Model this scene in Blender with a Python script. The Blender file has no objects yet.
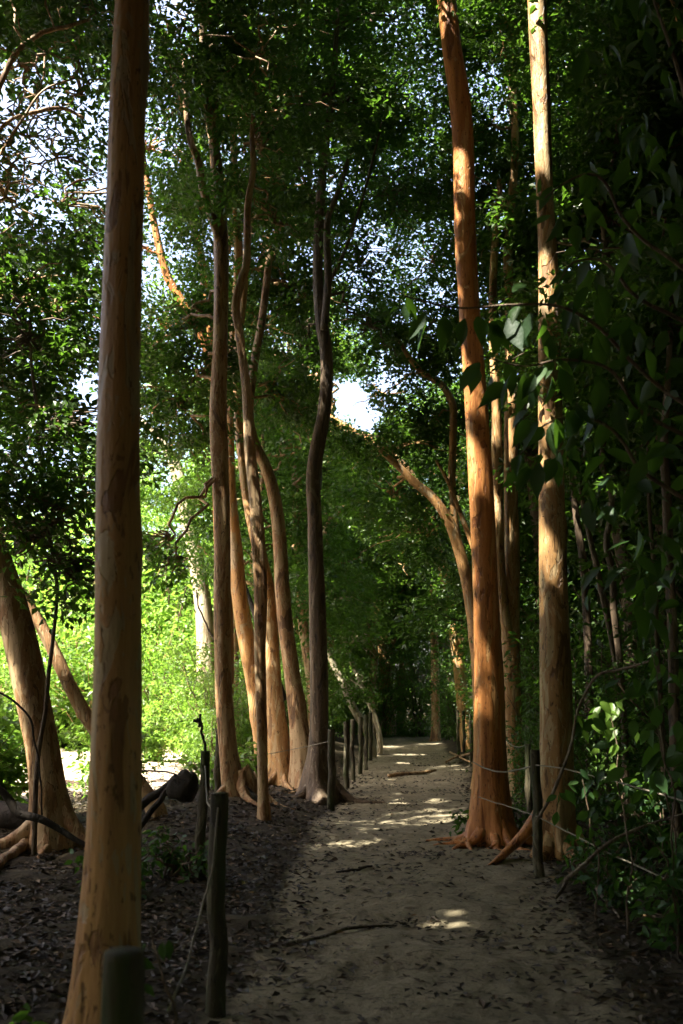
import bpy, math, random
import numpy as np
from mathutils import Vector

R = math.radians
rng = np.random.default_rng(11)
random.seed(5)
scene = bpy.context.scene
C = scene.collection

# ------------------------------------------------------------------ camera
W, H = 683, 1024
FPX = 35.0 / 24.0 * W
PITCH = R(10.2)
CAMZ = 1.5
cp, sp = math.cos(PITCH), math.sin(PITCH)

def ray(u, v):
    x = (u - W / 2) / FPX
    y = (H / 2 - v) / FPX
    return np.array([x, cp - y * sp, sp + y * cp])

def at(u, v, d):
    """the point seen at picture position u, v, standing d metres ahead"""
    r = ray(u, v)
    k = d / r[1]
    return np.array([0, 0, CAMZ]) + r * k

def pxm(d):
    return d / FPX

cam = bpy.data.cameras.new('camera')
cam.sensor_fit = 'HORIZONTAL'
cam.sensor_width = 24.0
cam.lens = 35.0
cam.clip_start = 0.05
cam.clip_end = 600
cam.dof.use_dof = True
cam.dof.focus_distance = 11.0
cam.dof.aperture_fstop = 2.8
co = bpy.data.objects.new('camera', cam)
co.location = (0, 0, CAMZ)
co.rotation_euler = (math.pi / 2 + PITCH, 0, 0)
C.objects.link(co)
scene.camera = co

# ------------------------------------------------------------------ light
S = np.array([-0.58, -0.36, 1.0])
S /= np.linalg.norm(S)
ELEV = math.asin(S[2])
AZ = math.atan2(S[0], S[1])
sun = bpy.data.lights.new('sun', 'SUN')
sun.energy = 5.0
sun.angle = R(0.53)
sun.color = (1.0, 0.93, 0.80)
so = bpy.data.objects.new('sun', sun)
so.rotation_euler = Vector(S).to_track_quat('Z', 'Y').to_euler()
so.location = (-20, -12, 30)
C.objects.link(so)

world = bpy.data.worlds.new('World')
scene.world = world
world.use_nodes = True
nt = world.node_tree
nt.nodes.clear()
sky = nt.nodes.new('ShaderNodeTexSky')
sky.sky_type = 'NISHITA'
sky.sun_disc = False
sky.sun_elevation = ELEV
sky.sun_rotation = AZ
sky.air_density = 0.8
sky.dust_density = 6.0
sky.ozone_density = 3.0
bg = nt.nodes.new('ShaderNodeBackground')
bg.inputs['Strength'].default_value = 0.15
wo = nt.nodes.new('ShaderNodeOutputWorld')
tint = nt.nodes.new('ShaderNodeMixRGB')
tint.blend_type = 'MULTIPLY'
tint.inputs[0].default_value = 1.0
tint.inputs[2].default_value = (1.08, 0.98, 0.88, 1)
nt.links.new(sky.outputs[0], tint.inputs[1])
nt.links.new(tint.outputs[0], bg.inputs['Color'])
nt.links.new(bg.outputs[0], wo.inputs['Surface'])

scene.view_settings.view_transform = 'Standard'
scene.view_settings.look = 'None'
scene.view_settings.exposure = 2.8
scene.view_settings.gamma = 1.0
scene.cycles.use_denoising = True
scene.cycles.max_bounces = 8
scene.cycles.diffuse_bounces = 4
scene.cycles.glossy_bounces = 2
scene.cycles.transmission_bounces = 4
scene.cycles.sample_clamp_indirect = 6
scene.cycles.use_adaptive_sampling = True
scene.cycles.adaptive_threshold = 0.02

# ------------------------------------------------------------------ materials
class NT:
    def __init__(s, name):
        s.m = bpy.data.materials.new(name)
        s.m.use_nodes = True
        s.t = s.m.node_tree
        s.t.nodes.clear()
        s.out = s.t.nodes.new('ShaderNodeOutputMaterial')
    def n(s, typ, **kw):
        nd = s.t.nodes.new('ShaderNode' + typ)
        for k, v in kw.items():
            if k in nd.inputs:
                nd.inputs[k].default_value = v
            else:
                setattr(nd, k, v)
        return nd
    def l(s, a, b):
        s.t.links.new(a, b)
    def ramp(s, fac, stops):
        r = s.n('ValToRGB')
        while len(r.color_ramp.elements) < len(stops):
            r.color_ramp.elements.new(0.5)
        for e, (p, c) in zip(r.color_ramp.elements, stops):
            e.position = p
            e.color = (c, c, c, 1) if isinstance(c, (int, float)) else (*c, 1)
        s.l(fac, r.inputs['Fac'])
        return r.outputs['Color']
    def mix(s, fac, a, b, blend='MIX'):
        m = s.n('MixRGB', blend_type=blend)
        for i, x in ((0, fac), (1, a), (2, b)):
            if isinstance(x, (int, float)):
                m.inputs[i].default_value = x if i == 0 else (x, x, x, 1)
            elif isinstance(x, tuple):
                m.inputs[i].default_value = (*x, 1)
            else:
                s.l(x, m.inputs[i])
        return m.outputs[0]
    def noise(s, vec, scale, detail=4, rough=0.55, dist=0.0):
        nd = s.n('TexNoise', Scale=scale, Detail=detail, Roughness=rough, Distortion=dist)
        s.l(vec, nd.inputs['Vector'])
        return nd.outputs['Fac']
    def mapped(s, scale=(1, 1, 1), src='Object', loc=(0, 0, 0)):
        tc = s.n('TexCoord')
        mp = s.n('Mapping', Scale=scale, Location=loc)
        s.l(tc.outputs[src], mp.inputs['Vector'])
        return mp.outputs['Vector']
    def bump(s, h, strength=0.4, dist=0.02, normal=None):
        b = s.n('Bump', Strength=strength, Distance=dist)
        s.l(h, b.inputs['Height'])
        if normal is not None:
            s.l(normal, b.inputs['Normal'])
        return b.outputs['Normal']

def bark(name, base, dark, pale, patch=0.56, rough=0.5, streak=0.5, moss=None):
    a = NT(name)
    oi = a.n('ObjectInfo')
    tc = a.n('TexCoord')
    off = a.n('VectorMath', operation='SCALE')
    off.inputs[0].default_value = (13, 7, 19)
    a.l(oi.outputs['Random'], off.inputs['Scale'])
    add = a.n('VectorMath', operation='ADD')
    a.l(tc.outputs['Object'], add.inputs[0]); a.l(off.outputs[0], add.inputs[1])
    def mp(sc):
        m = a.n('Mapping', Scale=sc)
        a.l(add.outputs[0], m.inputs['Vector'])
        return m.outputs['Vector']
    n1 = a.noise(mp((18, 18, 1.3)), 1.0, 6, 0.66, 0.3)       # long vertical streaks
    n2 = a.noise(mp((6, 6, 1.7)), 1.0, 4, 0.55, 1.1)          # large flaked patches
    n3 = a.noise(mp((2.2, 2.2, 0.6)), 1.0, 2, 0.5)            # broad tone
    n4 = a.noise(mp((40, 40, 14)), 1.0, 3, 0.6)               # small scars
    n6 = a.noise(mp((15, 15, 5)), 1.0, 4, 0.6, 1.4)           # small flakes
    col = a.mix(a.ramp(n1, [(0.36, 0.0), (0.62, 1.0)]), dark, base)
    col = a.mix(streak, base, col)
    col = a.mix(a.ramp(n3, [(0.38, 0.0), (0.62, 0.7)]), col, tuple(0.5 * x + 0.5 * y for x, y in zip(base, dark)))
    pm = a.ramp(n2, [(patch - 0.03, 0.0), (patch - 0.01, 1.0)])
    pale2 = a.mix(a.ramp(n1, [(0.38, 0.0), (0.62, 1.0)]), tuple(0.62 * x + 0.1 * y for x, y in zip(pale, dark)), pale)
    col = a.mix(a.mix(0.85, (0, 0, 0), pm), col, pale2)
    pm6 = a.ramp(n6, [(patch + 0.015, 0.0), (patch + 0.03, 1.0)])
    col = a.mix(a.mix(0.7, (0, 0, 0), pm6), col, tuple(0.8 * x for x in pale))
    pm2 = a.ramp(n2, [(0.375, 1.0), (0.395, 0.0)])
    col = a.mix(a.mix(0.8, (0, 0, 0), pm2), col, tuple(0.8 * x for x in dark))
    pm7 = a.ramp(n6, [(0.34, 1.0), (0.36, 0.0)])
    col = a.mix(a.mix(0.7, (0, 0, 0), pm7), col, tuple(0.7 * x for x in dark))
    col = a.mix(a.ramp(n4, [(0.62, 0.0), (0.67, 0.75)]), col, tuple(0.4 * x for x in dark))
    if moss:
        n5 = a.noise(mp((7, 7, 2.5)), 1.0, 5, 0.65)
        col = a.mix(a.ramp(n5, [(0.5, 0.0), (0.62, 0.75)]), col, moss)
    b = a.n('BsdfPrincipled', Roughness=rough)
    b.inputs['Specular IOR Level'].default_value = 0.3
    a.l(col, b.inputs['Base Color'])
    h = a.mix(0.9, n1, pm2, 'SUBTRACT')
    h = a.mix(0.5, h, pm, 'SUBTRACT')
    h = a.mix(0.4, h, pm7, 'SUBTRACT')
    h = a.mix(0.5, h, n4, 'SUBTRACT')
    a.l(a.bump(h, 0.9, 0.016), b.inputs['Normal'])
    a.l(b.outputs[0], a.out.inputs['Surface'])
    return a.m

def leafmat(name, c1, c2, trans, tfac=0.35, rough=0.42, spec=0.35, veins=False):
    a = NT(name)
    at_ = a.n('Attribute', attribute_name='tint', attribute_type='GEOMETRY')
    oi = a.n('ObjectInfo')
    col = a.mix(at_.outputs['Fac'], c1, c2)
    hs = a.n('HueSaturation')
    mm = a.n('MapRange'); mm.inputs['To Min'].default_value = 0.72; mm.inputs['To Max'].default_value = 1.25
    a.l(oi.outputs['Random'], mm.inputs['Value'])
    a.l(mm.outputs[0], hs.inputs['Value']); a.l(col, hs.inputs['Color'])
    b = a.n('BsdfPrincipled', Roughness=rough)
    b.inputs['Specular IOR Level'].default_value = spec
    a.l(hs.outputs[0], b.inputs['Base Color'])
    tr = a.n('BsdfTranslucent')
    tcol = a.mix(at_.outputs['Fac'], trans, tuple(min(1, 1.5 * x) for x in trans))
    a.l(tcol, tr.inputs['Color'])
    if veins:
        nz = a.noise(a.mapped((1, 1, 1)), 60, 3)
        a.l(a.bump(nz, 0.25, 0.01), b.inputs['Normal'])
    mx = a.n('MixShader', Fac=tfac)
    a.l(b.outputs[0], mx.inputs[1]); a.l(tr.outputs[0], mx.inputs[2])
    a.l(mx.outputs[0], a.out.inputs['Surface'])
    return a.m

M = {}
M['bark_amber'] = bark('amber_bark', (0.52, 0.30, 0.115), (0.24, 0.11, 0.04), (0.44, 0.34, 0.20), 0.60, 0.48, 0.7)
M['bark_red'] = bark('cinnamon_bark', (0.52, 0.225, 0.065), (0.22, 0.072, 0.02), (0.54, 0.31, 0.12), 0.63, 0.42, 0.85)
M['bark_tan'] = bark('tan_flaking_bark', (0.44, 0.25, 0.095), (0.15, 0.075, 0.03), (0.52, 0.38, 0.20), 0.57, 0.5, 0.6)
M['bark_brown'] = bark('brown_mottled_bark', (0.36, 0.205, 0.09), (0.11, 0.058, 0.027), (0.46, 0.33, 0.18), 0.55, 0.6, 0.7)
M['bark_dark'] = bark('dark_grey_bark', (0.125, 0.085, 0.05), (0.045, 0.032, 0.02), (0.21, 0.165, 0.11), 0.60, 0.7, 0.8)
M['bark_pale'] = bark('pale_bark', (0.36, 0.30, 0.19), (0.17, 0.13, 0.075), (0.46, 0.41, 0.29), 0.55, 0.6, 0.6)
M['post'] = bark('weathered_post_wood', (0.075, 0.062, 0.034), (0.024, 0.02, 0.012), (0.13, 0.115, 0.07), 0.60, 0.8, 0.9, moss=(0.045, 0.06, 0.02))
M['stick'] = bark('dead_stick_wood', (0.16, 0.125, 0.085), (0.06, 0.045, 0.03), (0.27, 0.23, 0.17), 0.6, 0.8, 0.8)
M['darkwood'] = bark('dark_wet_wood', (0.035, 0.027, 0.02), (0.014, 0.011, 0.009), (0.06, 0.05, 0.04), 0.66, 0.75, 0.8)
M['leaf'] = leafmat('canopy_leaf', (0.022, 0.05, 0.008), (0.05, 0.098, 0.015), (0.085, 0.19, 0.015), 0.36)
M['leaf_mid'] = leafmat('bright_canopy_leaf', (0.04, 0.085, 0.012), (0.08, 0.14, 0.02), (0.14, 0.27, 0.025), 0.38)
M['leaf_sun'] = leafmat('sunlit_leaf', (0.075, 0.165, 0.025), (0.18, 0.27, 0.045), (0.22, 0.40, 0.045), 0.42)  # sunlight put into the colour: brighter, yellower copy of the canopy leaf
M['leaf_broad'] = leafmat('broad_leaf', (0.016, 0.043, 0.019), (0.044, 0.095, 0.024), (0.08, 0.18, 0.015), 0.32, 0.5, 0.22, True)
M['leaf_far'] = leafmat('distant_leaf', (0.045, 0.08, 0.02), (0.085, 0.13, 0.03), (0.12, 0.2, 0.03), 0.36, 0.6, 0.2)

def litter_mat():
    a = NT('dead_leaf')
    at_ = a.n('Attribute', attribute_name='tint', attribute_type='GEOMETRY')
    col = a.ramp(at_.outputs['Fac'], [(0.0, (0.014, 0.010, 0.005)), (0.5, (0.033, 0.021, 0.009)), (0.84, (0.08, 0.047, 0.018)), (0.95, (0.19, 0.12, 0.045)), (1.0, (0.30, 0.24, 0.07))])
    b = a.n('BsdfPrincipled', Roughness=0.7)
    a.l(col, b.inputs['Base Color'])
    a.l(b.outputs[0], a.out.inputs['Surface'])
    return a.m
M['litter'] = litter_mat()

def rope_mat():
    a = NT('pale_rope')
    w = a.n('TexWave', Scale=60.0, Distortion=1.0)
    a.l(a.mapped((1, 1, 1)), w.inputs['Vector'])
    col = a.mix(w.outputs['Fac'], (0.12, 0.105, 0.07), (0.24, 0.215, 0.155))
    b = a.n('BsdfPrincipled', Roughness=0.85)
    a.l(col, b.inputs['Base Color'])
    a.l(a.bump(w.outputs['Fac'], 0.5, 0.003), b.inputs['Normal'])
    a.l(b.outputs[0], a.out.inputs['Surface'])
    return a.m
M['rope'] = rope_mat()

def ground_mat():
    """dark humus under the trees, trodden sand along the path, pale dry sand in the clearing"""
    a = NT('forest_soil')
    v = a.mapped((1, 1, 1))
    sa = a.n('Attribute', attribute_name='sand', attribute_type='GEOMETRY')
    cl = a.n('Attribute', attribute_name='clearing', attribute_type='GEOMETRY')
    big = a.noise(v, 0.9, 5, 0.6)
    mid = a.noise(v, 5.0, 6, 0.65)
    fine = a.noise(v, 55.0, 5, 0.7)
    blot = a.noise(a.mapped((1.0, 1.7, 1.0)), 13.0, 4, 0.6, 0.6)
    humus = a.mix(a.ramp(mid, [(0.3, 0.0), (0.7, 1.0)]), (0.020, 0.016, 0.009), (0.060, 0.048, 0.027))
    sand = a.mix(a.ramp(mid, [(0.3, 0.0), (0.7, 1.0)]), (0.145, 0.124, 0.078), (0.295, 0.26, 0.172))
    sand = a.mix(a.ramp(fine, [(0.35, 0.45), (0.6, 0.0)]), sand, (0.10, 0.08, 0.05))
    sand = a.mix(a.ramp(blot, [(0.56, 0.0), (0.63, 0.75)]), sand, (0.06, 0.047, 0.03))
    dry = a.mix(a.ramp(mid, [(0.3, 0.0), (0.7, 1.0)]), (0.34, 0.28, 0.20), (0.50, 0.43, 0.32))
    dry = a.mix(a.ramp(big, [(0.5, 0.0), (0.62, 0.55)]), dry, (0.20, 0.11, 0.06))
    def edge(fac):
        s1 = a.n('Math', operation='ADD'); a.l(fac, s1.inputs[0])
        m2 = a.n('MapRange'); m2.inputs['To Min'].default_value = -0.35; m2.inputs['To Max'].default_value = 0.35
        a.l(mid, m2.inputs['Value']); a.l(m2.outputs[0], s1.inputs[1])
        m3 = a.n('MapRange'); m3.inputs['From Min'].default_value = 0.33; m3.inputs['From Max'].default_value = 0.66
        a.l(s1.outputs[0], m3.inputs['Value'])
        return m3.outputs[0]
    col = a.mix(edge(sa.outputs['Fac']), humus, sand)
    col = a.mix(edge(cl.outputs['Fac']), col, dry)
    b = a.n('BsdfPrincipled', Roughness=0.95)
    b.inputs['Specular IOR Level'].default_value = 0.15
    a.l(col, b.inputs['Base Color'])
    n1 = a.bump(mid, 0.8, 0.06)
    a.l(a.bump(fine, 0.6, 0.012, n1), b.inputs['Normal'])
    a.l(b.outputs[0], a.out.inputs['Surface'])
    return a.m
M['soil'] = ground_mat()

# ------------------------------------------------------------------ objects
def tag(o, label, cat, group=None):
    o['label'] = label
    o['category'] = cat
    if group:
        o['group'] = group
    return o

def empty(name, loc, label, cat, group=None):
    o = bpy.data.objects.new(name, None)
    o.location = loc
    o.empty_display_size = 0.3
    C.objects.link(o)
    return tag(o, label, cat, group)

def mesh_from(name, verts, sizes, loops, mat, smooth=True, tint=None):
    me = bpy.data.meshes.new(name)
    me.vertices.add(len(verts))
    me.vertices.foreach_set('co', np.ascontiguousarray(verts, dtype=np.float32).ravel())
    me.loops.add(len(loops))
    me.loops.foreach_set('vertex_index', np.ascontiguousarray(loops, dtype=np.int32))
    me.polygons.add(len(sizes))
    st = np.concatenate([[0], np.cumsum(sizes)[:-1]]).astype(np.int32)
    me.polygons.foreach_set('loop_start', st)
    me.polygons.foreach_set('use_smooth', np.full(len(sizes), bool(smooth)))
    if tint is not None:
        at_ = me.attributes.new('tint', 'FLOAT', 'FACE')
        at_.data.foreach_set('value', np.ascontiguousarray(tint, dtype=np.float32))
    me.update(calc_edges=True)
    me.materials.append(mat)
    return me

def link(name, me, parent=None, loc=(0, 0, 0)):
    o = bpy.data.objects.new(name, me)
    o.location = loc
    C.objects.link(o)
    if parent is not None:
        o.parent = parent
    return o

class MB:
    """collects shells for ONE mesh"""
    def __init__(s):
        s.v, s.sz, s.lp, s.n = [], [], [], 0
    def add(s, verts, faces_quads):
        s.v.append(verts)
        for f in faces_quads:
            s.sz.append(np.full(len(f), f.shape[1]))
            s.lp.append((f + s.n).ravel())
        s.n += len(verts)
    def build(s, name, mat, parent=None, origin=(0, 0, 0)):
        v = np.concatenate(s.v) - np.asarray(origin)
        me = mesh_from(name, v, np.concatenate(s.sz), np.concatenate(s.lp), mat)
        return link(name, me, parent, (0, 0, 0) if parent is not None else origin)

def hermite(t, pts, tt):
    pts = np.asarray(pts, float)
    m = np.gradient(pts, t, axis=0) if len(t) > 2 else np.repeat((pts[1:] - pts[:1]) / (t[1] - t[0]), 2, 0)
    i = np.clip(np.searchsorted(t, tt, side='right') - 1, 0, len(t) - 2)
    h = (t[i + 1] - t[i])
    s = (tt - t[i]) / h
    h, s = h[:, None], s[:, None]
    return ((2 * s**3 - 3 * s**2 + 1) * pts[i] + (s**3 - 2 * s**2 + s) * h * m[i]
            + (-2 * s**3 + 3 * s**2) * pts[i + 1] + (s**3 - s**2) * h * m[i + 1])

def resample(pts, rad, n):
    pts = np.asarray(pts, float)
    rad = np.asarray(rad, float)
    t = np.concatenate([[0], np.cumsum(np.linalg.norm(np.diff(pts, axis=0), axis=1))])
    tt = np.linspace(0, t[-1], n)
    return hermite(t, pts, tt), np.interp(tt, t, rad), tt

def tube(mb, pts, rad, n=24, seg=12, lump=0.05, flare=None, wob=0.0, knots=0, seed=None, cap=0.25):
    r_ = np.random.default_rng(seed if seed is not None else int(rng.integers(1e9)))
    p, r, tt = resample(pts, rad, n)
    if wob:
        ph = r_.uniform(0, 6.28, (3, 2))
        k = 2 * np.pi / max(tt[-1], 1e-3)
        env = np.sin(np.pi * np.clip(tt / tt[-1], 0, 1))
        for a in range(3):
            p[:, a] += wob * env * (np.sin(1.7 * k * tt + ph[a, 0]) + 0.5 * np.sin(3.9 * k * tt + ph[a, 1])) * (0.35 if a == 2 else 1)
    T = np.gradient(p, axis=0)
    T /= np.linalg.norm(T, axis=1)[:, None] + 1e-9
    ref = np.array([1.0, 0, 0]) if abs(T[0, 0]) < 0.8 else np.array([0, 1.0, 0])
    N = np.zeros_like(p)
    nv = ref
    for i in range(n):
        nv = nv - T[i] * np.dot(nv, T[i])
        nv = nv / (np.linalg.norm(nv) + 1e-9)
        N[i] = nv
    B = np.cross(T, N)
    th = np.linspace(0, 2 * np.pi, seg, endpoint=False)
    a1, a2, a3 = r_.uniform(0, 6.28, 3)
    z = tt[:, None]
    sc = 1.0 / max(np.max(r), 0.02)
    f = 1 + lump * (np.sin(2 * th[None] + a1 + 0.12 * sc * z) + 0.7 * np.sin(3 * th[None] + a2 - 0.2 * sc * z) + 0.4 * np.sin(5 * th[None] + a3 + 0.33 * sc * z))
    for _ in range(knots):
        kz, kt, ks = r_.uniform(0.05, 0.95) * tt[-1], r_.uniform(0, 6.28), r_.uniform(0.08, 0.2)
        dth = np.abs((th[None] - kt + np.pi) % (2 * np.pi) - np.pi)
        f = f + ks * np.exp(-((z - kz) / (0.7 * np.max(r))) ** 2 - (dth / 0.45) ** 2)
    rr = r[:, None] * f
    if flare:
        amt, hh, lobes, phs = flare
        hgt = (p[:, 2] - p[0, 2])[:, None]
        lob = 0.5 + 0.5 * np.cos(lobes * th[None] + phs + 0.6 * np.sin(th[None] * 2 + phs))
        rr = rr + amt * np.exp(-hgt / hh) * (0.25 + 0.75 * lob ** 1.5)
        rr = rr * (1 + 0.045 * np.exp(-hgt / 1.3) * (np.cos(9 * th[None] + phs + 0.5 * np.sin(hgt * 1.7)) + 0.6 * np.cos(14 * th[None] - phs)))
        rr = rr * (1 + 0.16 * np.exp(-hgt / (2.6 * hh)) * (lob - 0.5))
    v = p[:, None] + rr[..., None] * (np.cos(th)[None, :, None] * N[:, None] + np.sin(th)[None, :, None] * B[:, None])
    v = v.reshape(-1, 3)
    i = np.arange(n - 1)[:, None] * seg
    j = np.arange(seg)[None]
    j2 = (j + 1) % seg
    q = np.stack([i + j, i + j2, i + seg + j2, i + seg + j], -1).reshape(-1, 4)
    v = np.concatenate([v, p[:1] - T[:1] * r[0] * 0.15, p[-1:] + T[-1:] * r[-1] * cap])
    b, tpi = n * seg, n * seg + 1
    jj = np.arange(seg)
    c0 = np.stack([np.full(seg, b), (jj + 1) % seg, jj], -1)
    o = (n - 1) * seg
    c1 = np.stack([np.full(seg, tpi), o + jj, o + (jj + 1) % seg], -1)
    mb.add(v, [q, c0, c1])
    return p, r

# ---------------------------------------------------------------- leaves
def unit(a):
    return a / (np.linalg.norm(a, axis=-1, keepdims=True) + 1e-9)

class Leaves:
    """position, direction, face normal, length, width ratio and tint of many leaves"""
    def __init__(s):
        s.a = []
    def add(s, p, d, n, L, w, t):
        N = len(p)
        s.a.append(np.column_stack([p, unit(d), n, np.broadcast_to(L, (N,)), np.broadcast_to(w, (N,)), np.broadcast_to(t, (N,))]))
    def arr(s):
        return np.concatenate(s.a)

def leaf_mesh(name, A, mat, detail=0, origin=(0, 0, 0)):
    p = A[:, 0:3] - np.asarray(origin)
    d = A[:, 3:6]
    n = A[:, 6:9]
    n = unit(n - d * np.sum(n * d, 1)[:, None])
    s = np.cross(d, n)
    L = A[:, 9:10]
    w = A[:, 10:11] * L
    t = A[:, 11]
    N = len(A)
    if detail == 0:
        v = np.stack([p, p + d * L * 0.42 + s * w * 0.5 + n * w * 0.16, p + d * L - n * L * 0.06, p + d * L * 0.42 - s * w * 0.5 + n * w * 0.16], 1).reshape(-1, 3)
        b = np.arange(N)[:, None] * 4
        f = np.concatenate([b + np.array([[0, 1, 2]]), b + np.array([[0, 2, 3]])], 1).reshape(-1)
        sizes = np.full(2 * N, 3)
        return mesh_from(name, v, sizes, f, mat, smooth=False, tint=np.repeat(t, 2))
    st = np.array([0.1, 0.3, 0.52, 0.74, 0.9])
    ww = np.array([0.46, 0.95, 0.98, 0.56, 0.17])
    hs = np.abs(np.sin(np.arange(N) * 12.9898) * 43758.5453) % 1
    curl = (0.02 + 0.42 * hs ** 1.5)[:, None]
    fold = (0.05 + 0.3 * ((hs * 7.31) % 1))[:, None]
    rows = [p[:, None]]
    for a_, b_ in zip(st, ww):
        c = p + d * L * a_ - n * L * curl * a_ ** 2
        side = s * w * 0.5 * b_
        up = n * w * fold * b_
        rows += [(c + side + up)[:, None], c[:, None], (c - side + up)[:, None]]
    rows.append((p + d * L - n * L * curl)[:, None])
    v = np.concatenate(rows, 1)
    K = v.shape[1]
    tri = [[0, 1, 2], [0, 2, 3]]
    quad = []
    for k in range(len(st) - 1):
        o = 1 + 3 * k
        quad += [[o, o + 3, o + 4, o + 1], [o + 1, o + 4, o + 5, o + 2]]
    o = 1 + 3 * (len(st) - 1)
    tri += [[o, K - 1, o + 1], [o + 1, K - 1, o + 2]]
    b = np.arange(N)[:, None] * K
    lt = (b[:, :, None] + np.array(tri)[None]).reshape(-1)
    lq = (b[:, :, None] + np.array(quad)[None]).reshape(-1)
    sizes = np.concatenate([np.full(N * len(tri), 3), np.full(N * len(quad), 4)])
    tint = np.concatenate([np.repeat(t, len(tri)), np.repeat(t, len(quad))])
    return mesh_from(name, v.reshape(-1, 3), sizes, np.concatenate([lt, lq]), mat, smooth=True, tint=tint)

def sprays(LV, centers, outward, per=26, span=0.5, L=(0.06, 0.095), w=0.56, droop=0.25, r_=rng):
    """leafy twigs: alternate leaves along short drooping axes"""
    K = len(centers)
    ax = unit(outward + r_.normal(0, 0.6, (K, 3)) + np.array([0, 0, -droop]))
    ax[:, 2] *= 0.6
    ax = unit(ax)
    side = unit(np.cross(ax, np.array([0, 0, 1.0])) + r_.normal(0, 0.25, (K, 3)))
    t = r_.uniform(-0.5, 0.5, (K, per))
    sg = np.where(r_.random((K, per)) < 0.5, -1.0, 1.0)
    p = centers[:, None] + ax[:, None] * (t * span)[..., None] + side[:, None] * (sg * r_.uniform(0, 0.16, (K, per)) * span)[..., None]
    p = p + r_.normal(0, 0.05 * span / 0.5, (K, per, 3))
    p[..., 2] -= droop * 0.35 * (t + 0.5) ** 2 * span
    d = ax[:, None] * 0.55 + side[:, None] * (sg * 0.8)[..., None] + r_.normal(0, 0.45, (K, per, 3)) + np.array([0, 0, -0.25])
    n = np.array([0, 0, 1.0]) + r_.normal(0, 0.55, (K, per, 3))
    LL = r_.uniform(L[0], L[1], K * per)
    tint = np.clip(np.repeat(r_.uniform(0.1, 0.9, K), per) + r_.normal(0, 0.22, K * per), 0, 1)
    LV.add(p.reshape(-1, 3), d.reshape(-1, 3), n.reshape(-1, 3), LL, w, tint)

def blob(LV, c, rad, n_sprays, clumps=9, r_=rng, **kw):
    c = np.asarray(c, float)
    rad = np.asarray(rad if np.ndim(rad) else (rad, rad, rad * 0.75), float)
    q = unit(r_.normal(0, 1, (clumps, 3))) * (r_.random((clumps, 1)) ** 0.45)
    k = r_.integers(0, clumps, n_sprays)
    off = q[k] + r_.normal(0, 0.24, (n_sprays, 3))
    sprays(LV, c + off * rad, unit(off + 1e-6) * np.array([1, 1, 0.5]), r_=r_, **kw)

# places the sun reaches: the canopy has a gap there
DRILL = []
# ragged thin places in the canopy where the sky shows through: picture position, radius, share of leaves missing
OPEN = [(352, 404, 30, 1.25), (366, 420, 18, 1.1), (338, 388, 16, 0.9), (45, 120, 75, .62), (20, 195, 50, .55), (85, 75, 40, .5), (325, 165, 34, .55), (345, 270, 60, .42), (425, 265, 50, .45), (490, 85, 26, .6), (503, 118, 16, .8),
        (240, 165, 30, .45), (150, 130, 40, .4), (165, 255, 34, .45), (410, 60, 50, .35), (300, 60, 60, .3), (100, 400, 40, .45), (40, 470, 50, .5), (30, 560, 50, .5), (80, 560, 40, .4), (640, 150, 40, .35)]
_or = np.random.default_rng(2)
def gap(p, r):
    DRILL.append((np.asarray(p, float), r))

def keep_mask(P, L=0.1):
    keep = np.ones(len(P), bool)
    for q, r in DRILL:
        dv = P - q
        t = dv @ S
        dist2 = np.sum(dv * dv, 1) - t * t
        keep &= ~((dist2 < (r + 0.45 * L) ** 2) & (t > 0.5))
    e = np.array([0, 0, CAMZ])
    for u, v, w, share in OPEN:
        a = unit(ray(u, v))
        dv = P - e
        t = dv @ a
        q = np.sqrt(np.maximum(np.sum(dv * dv, 1) - t * t, 0)) / np.maximum(w * t / FPX, 1e-3)
        lump = 0.22 * np.sin(P[:, 0] * 5.1 + P[:, 2] * 3.7) * np.sin(P[:, 2] * 6.3 - P[:, 0] * 2.9)
        pr = share * np.clip(1.6 - 1.45 * (q + lump), 0, 1)
        keep &= ~((_or.random(len(P)) < pr) & (t > 7.5))
    return keep

def drilled(A):
    k = keep_mask(A[:, :3] + A[:, 3:6] * A[:, 9:10] * 0.5, A[:, 9])
    return A if k.all() else A[k]

# ------------------------------------------------------------------ ground
def gz(x, y):
    x = np.asarray(x, float); y = np.asarray(y, float)
    z = 0.035 * np.sin(x * 1.3 + 0.6) * np.sin(y * 0.9) + 0.02 * np.sin(x * 3.1 + y * 2.3)
    z = z + 0.013 * np.clip(y - 20, 0, 25) ** 1.25
    m = pathd(x, y)
    z = z * (0.4 + 0.6 * np.clip(m, 0, 1)) + 0.16 * np.clip(m - 0.1, 0, 1.2) * (1 / (1 + np.exp(-(y - 9))))
    z = z + 0.06 * np.clip(x - 2.5, 0, 10)
    return z

def pathd(x, y):
    """metres outside the trodden path (negative on it)"""
    c = 0.0557 * y + 0.18 - 0.0 * y
    hw = 1.0 + 0.05 * np.sin(y * 1.7) + 0.06 * np.sin(y * 0.63 + 1)
    return np.abs(x - c) - hw

def smooth(a):
    a = np.clip(a, 0, 1)
    return a * a * (3 - 2 * a)

def sandmask(x, y):
    return smooth(0.62 - pathd(x, y) / 0.55)

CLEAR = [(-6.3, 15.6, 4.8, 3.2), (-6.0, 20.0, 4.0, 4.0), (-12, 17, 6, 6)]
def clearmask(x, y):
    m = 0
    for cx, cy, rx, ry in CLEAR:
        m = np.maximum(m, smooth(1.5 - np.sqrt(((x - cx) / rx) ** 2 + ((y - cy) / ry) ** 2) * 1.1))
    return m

def axis(lo, hi, fine_lo, fine_hi, step, ratio=1.16):
    a = list(np.arange(fine_lo, fine_hi + 1e-6, step))
    s = step
    while a[-1] < hi:
        s *= ratio; a.append(a[-1] + s)
    s = step
    while a[0] > lo:
        s *= ratio; a.insert(0, a[0] - s)
    return np.array(a)

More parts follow.
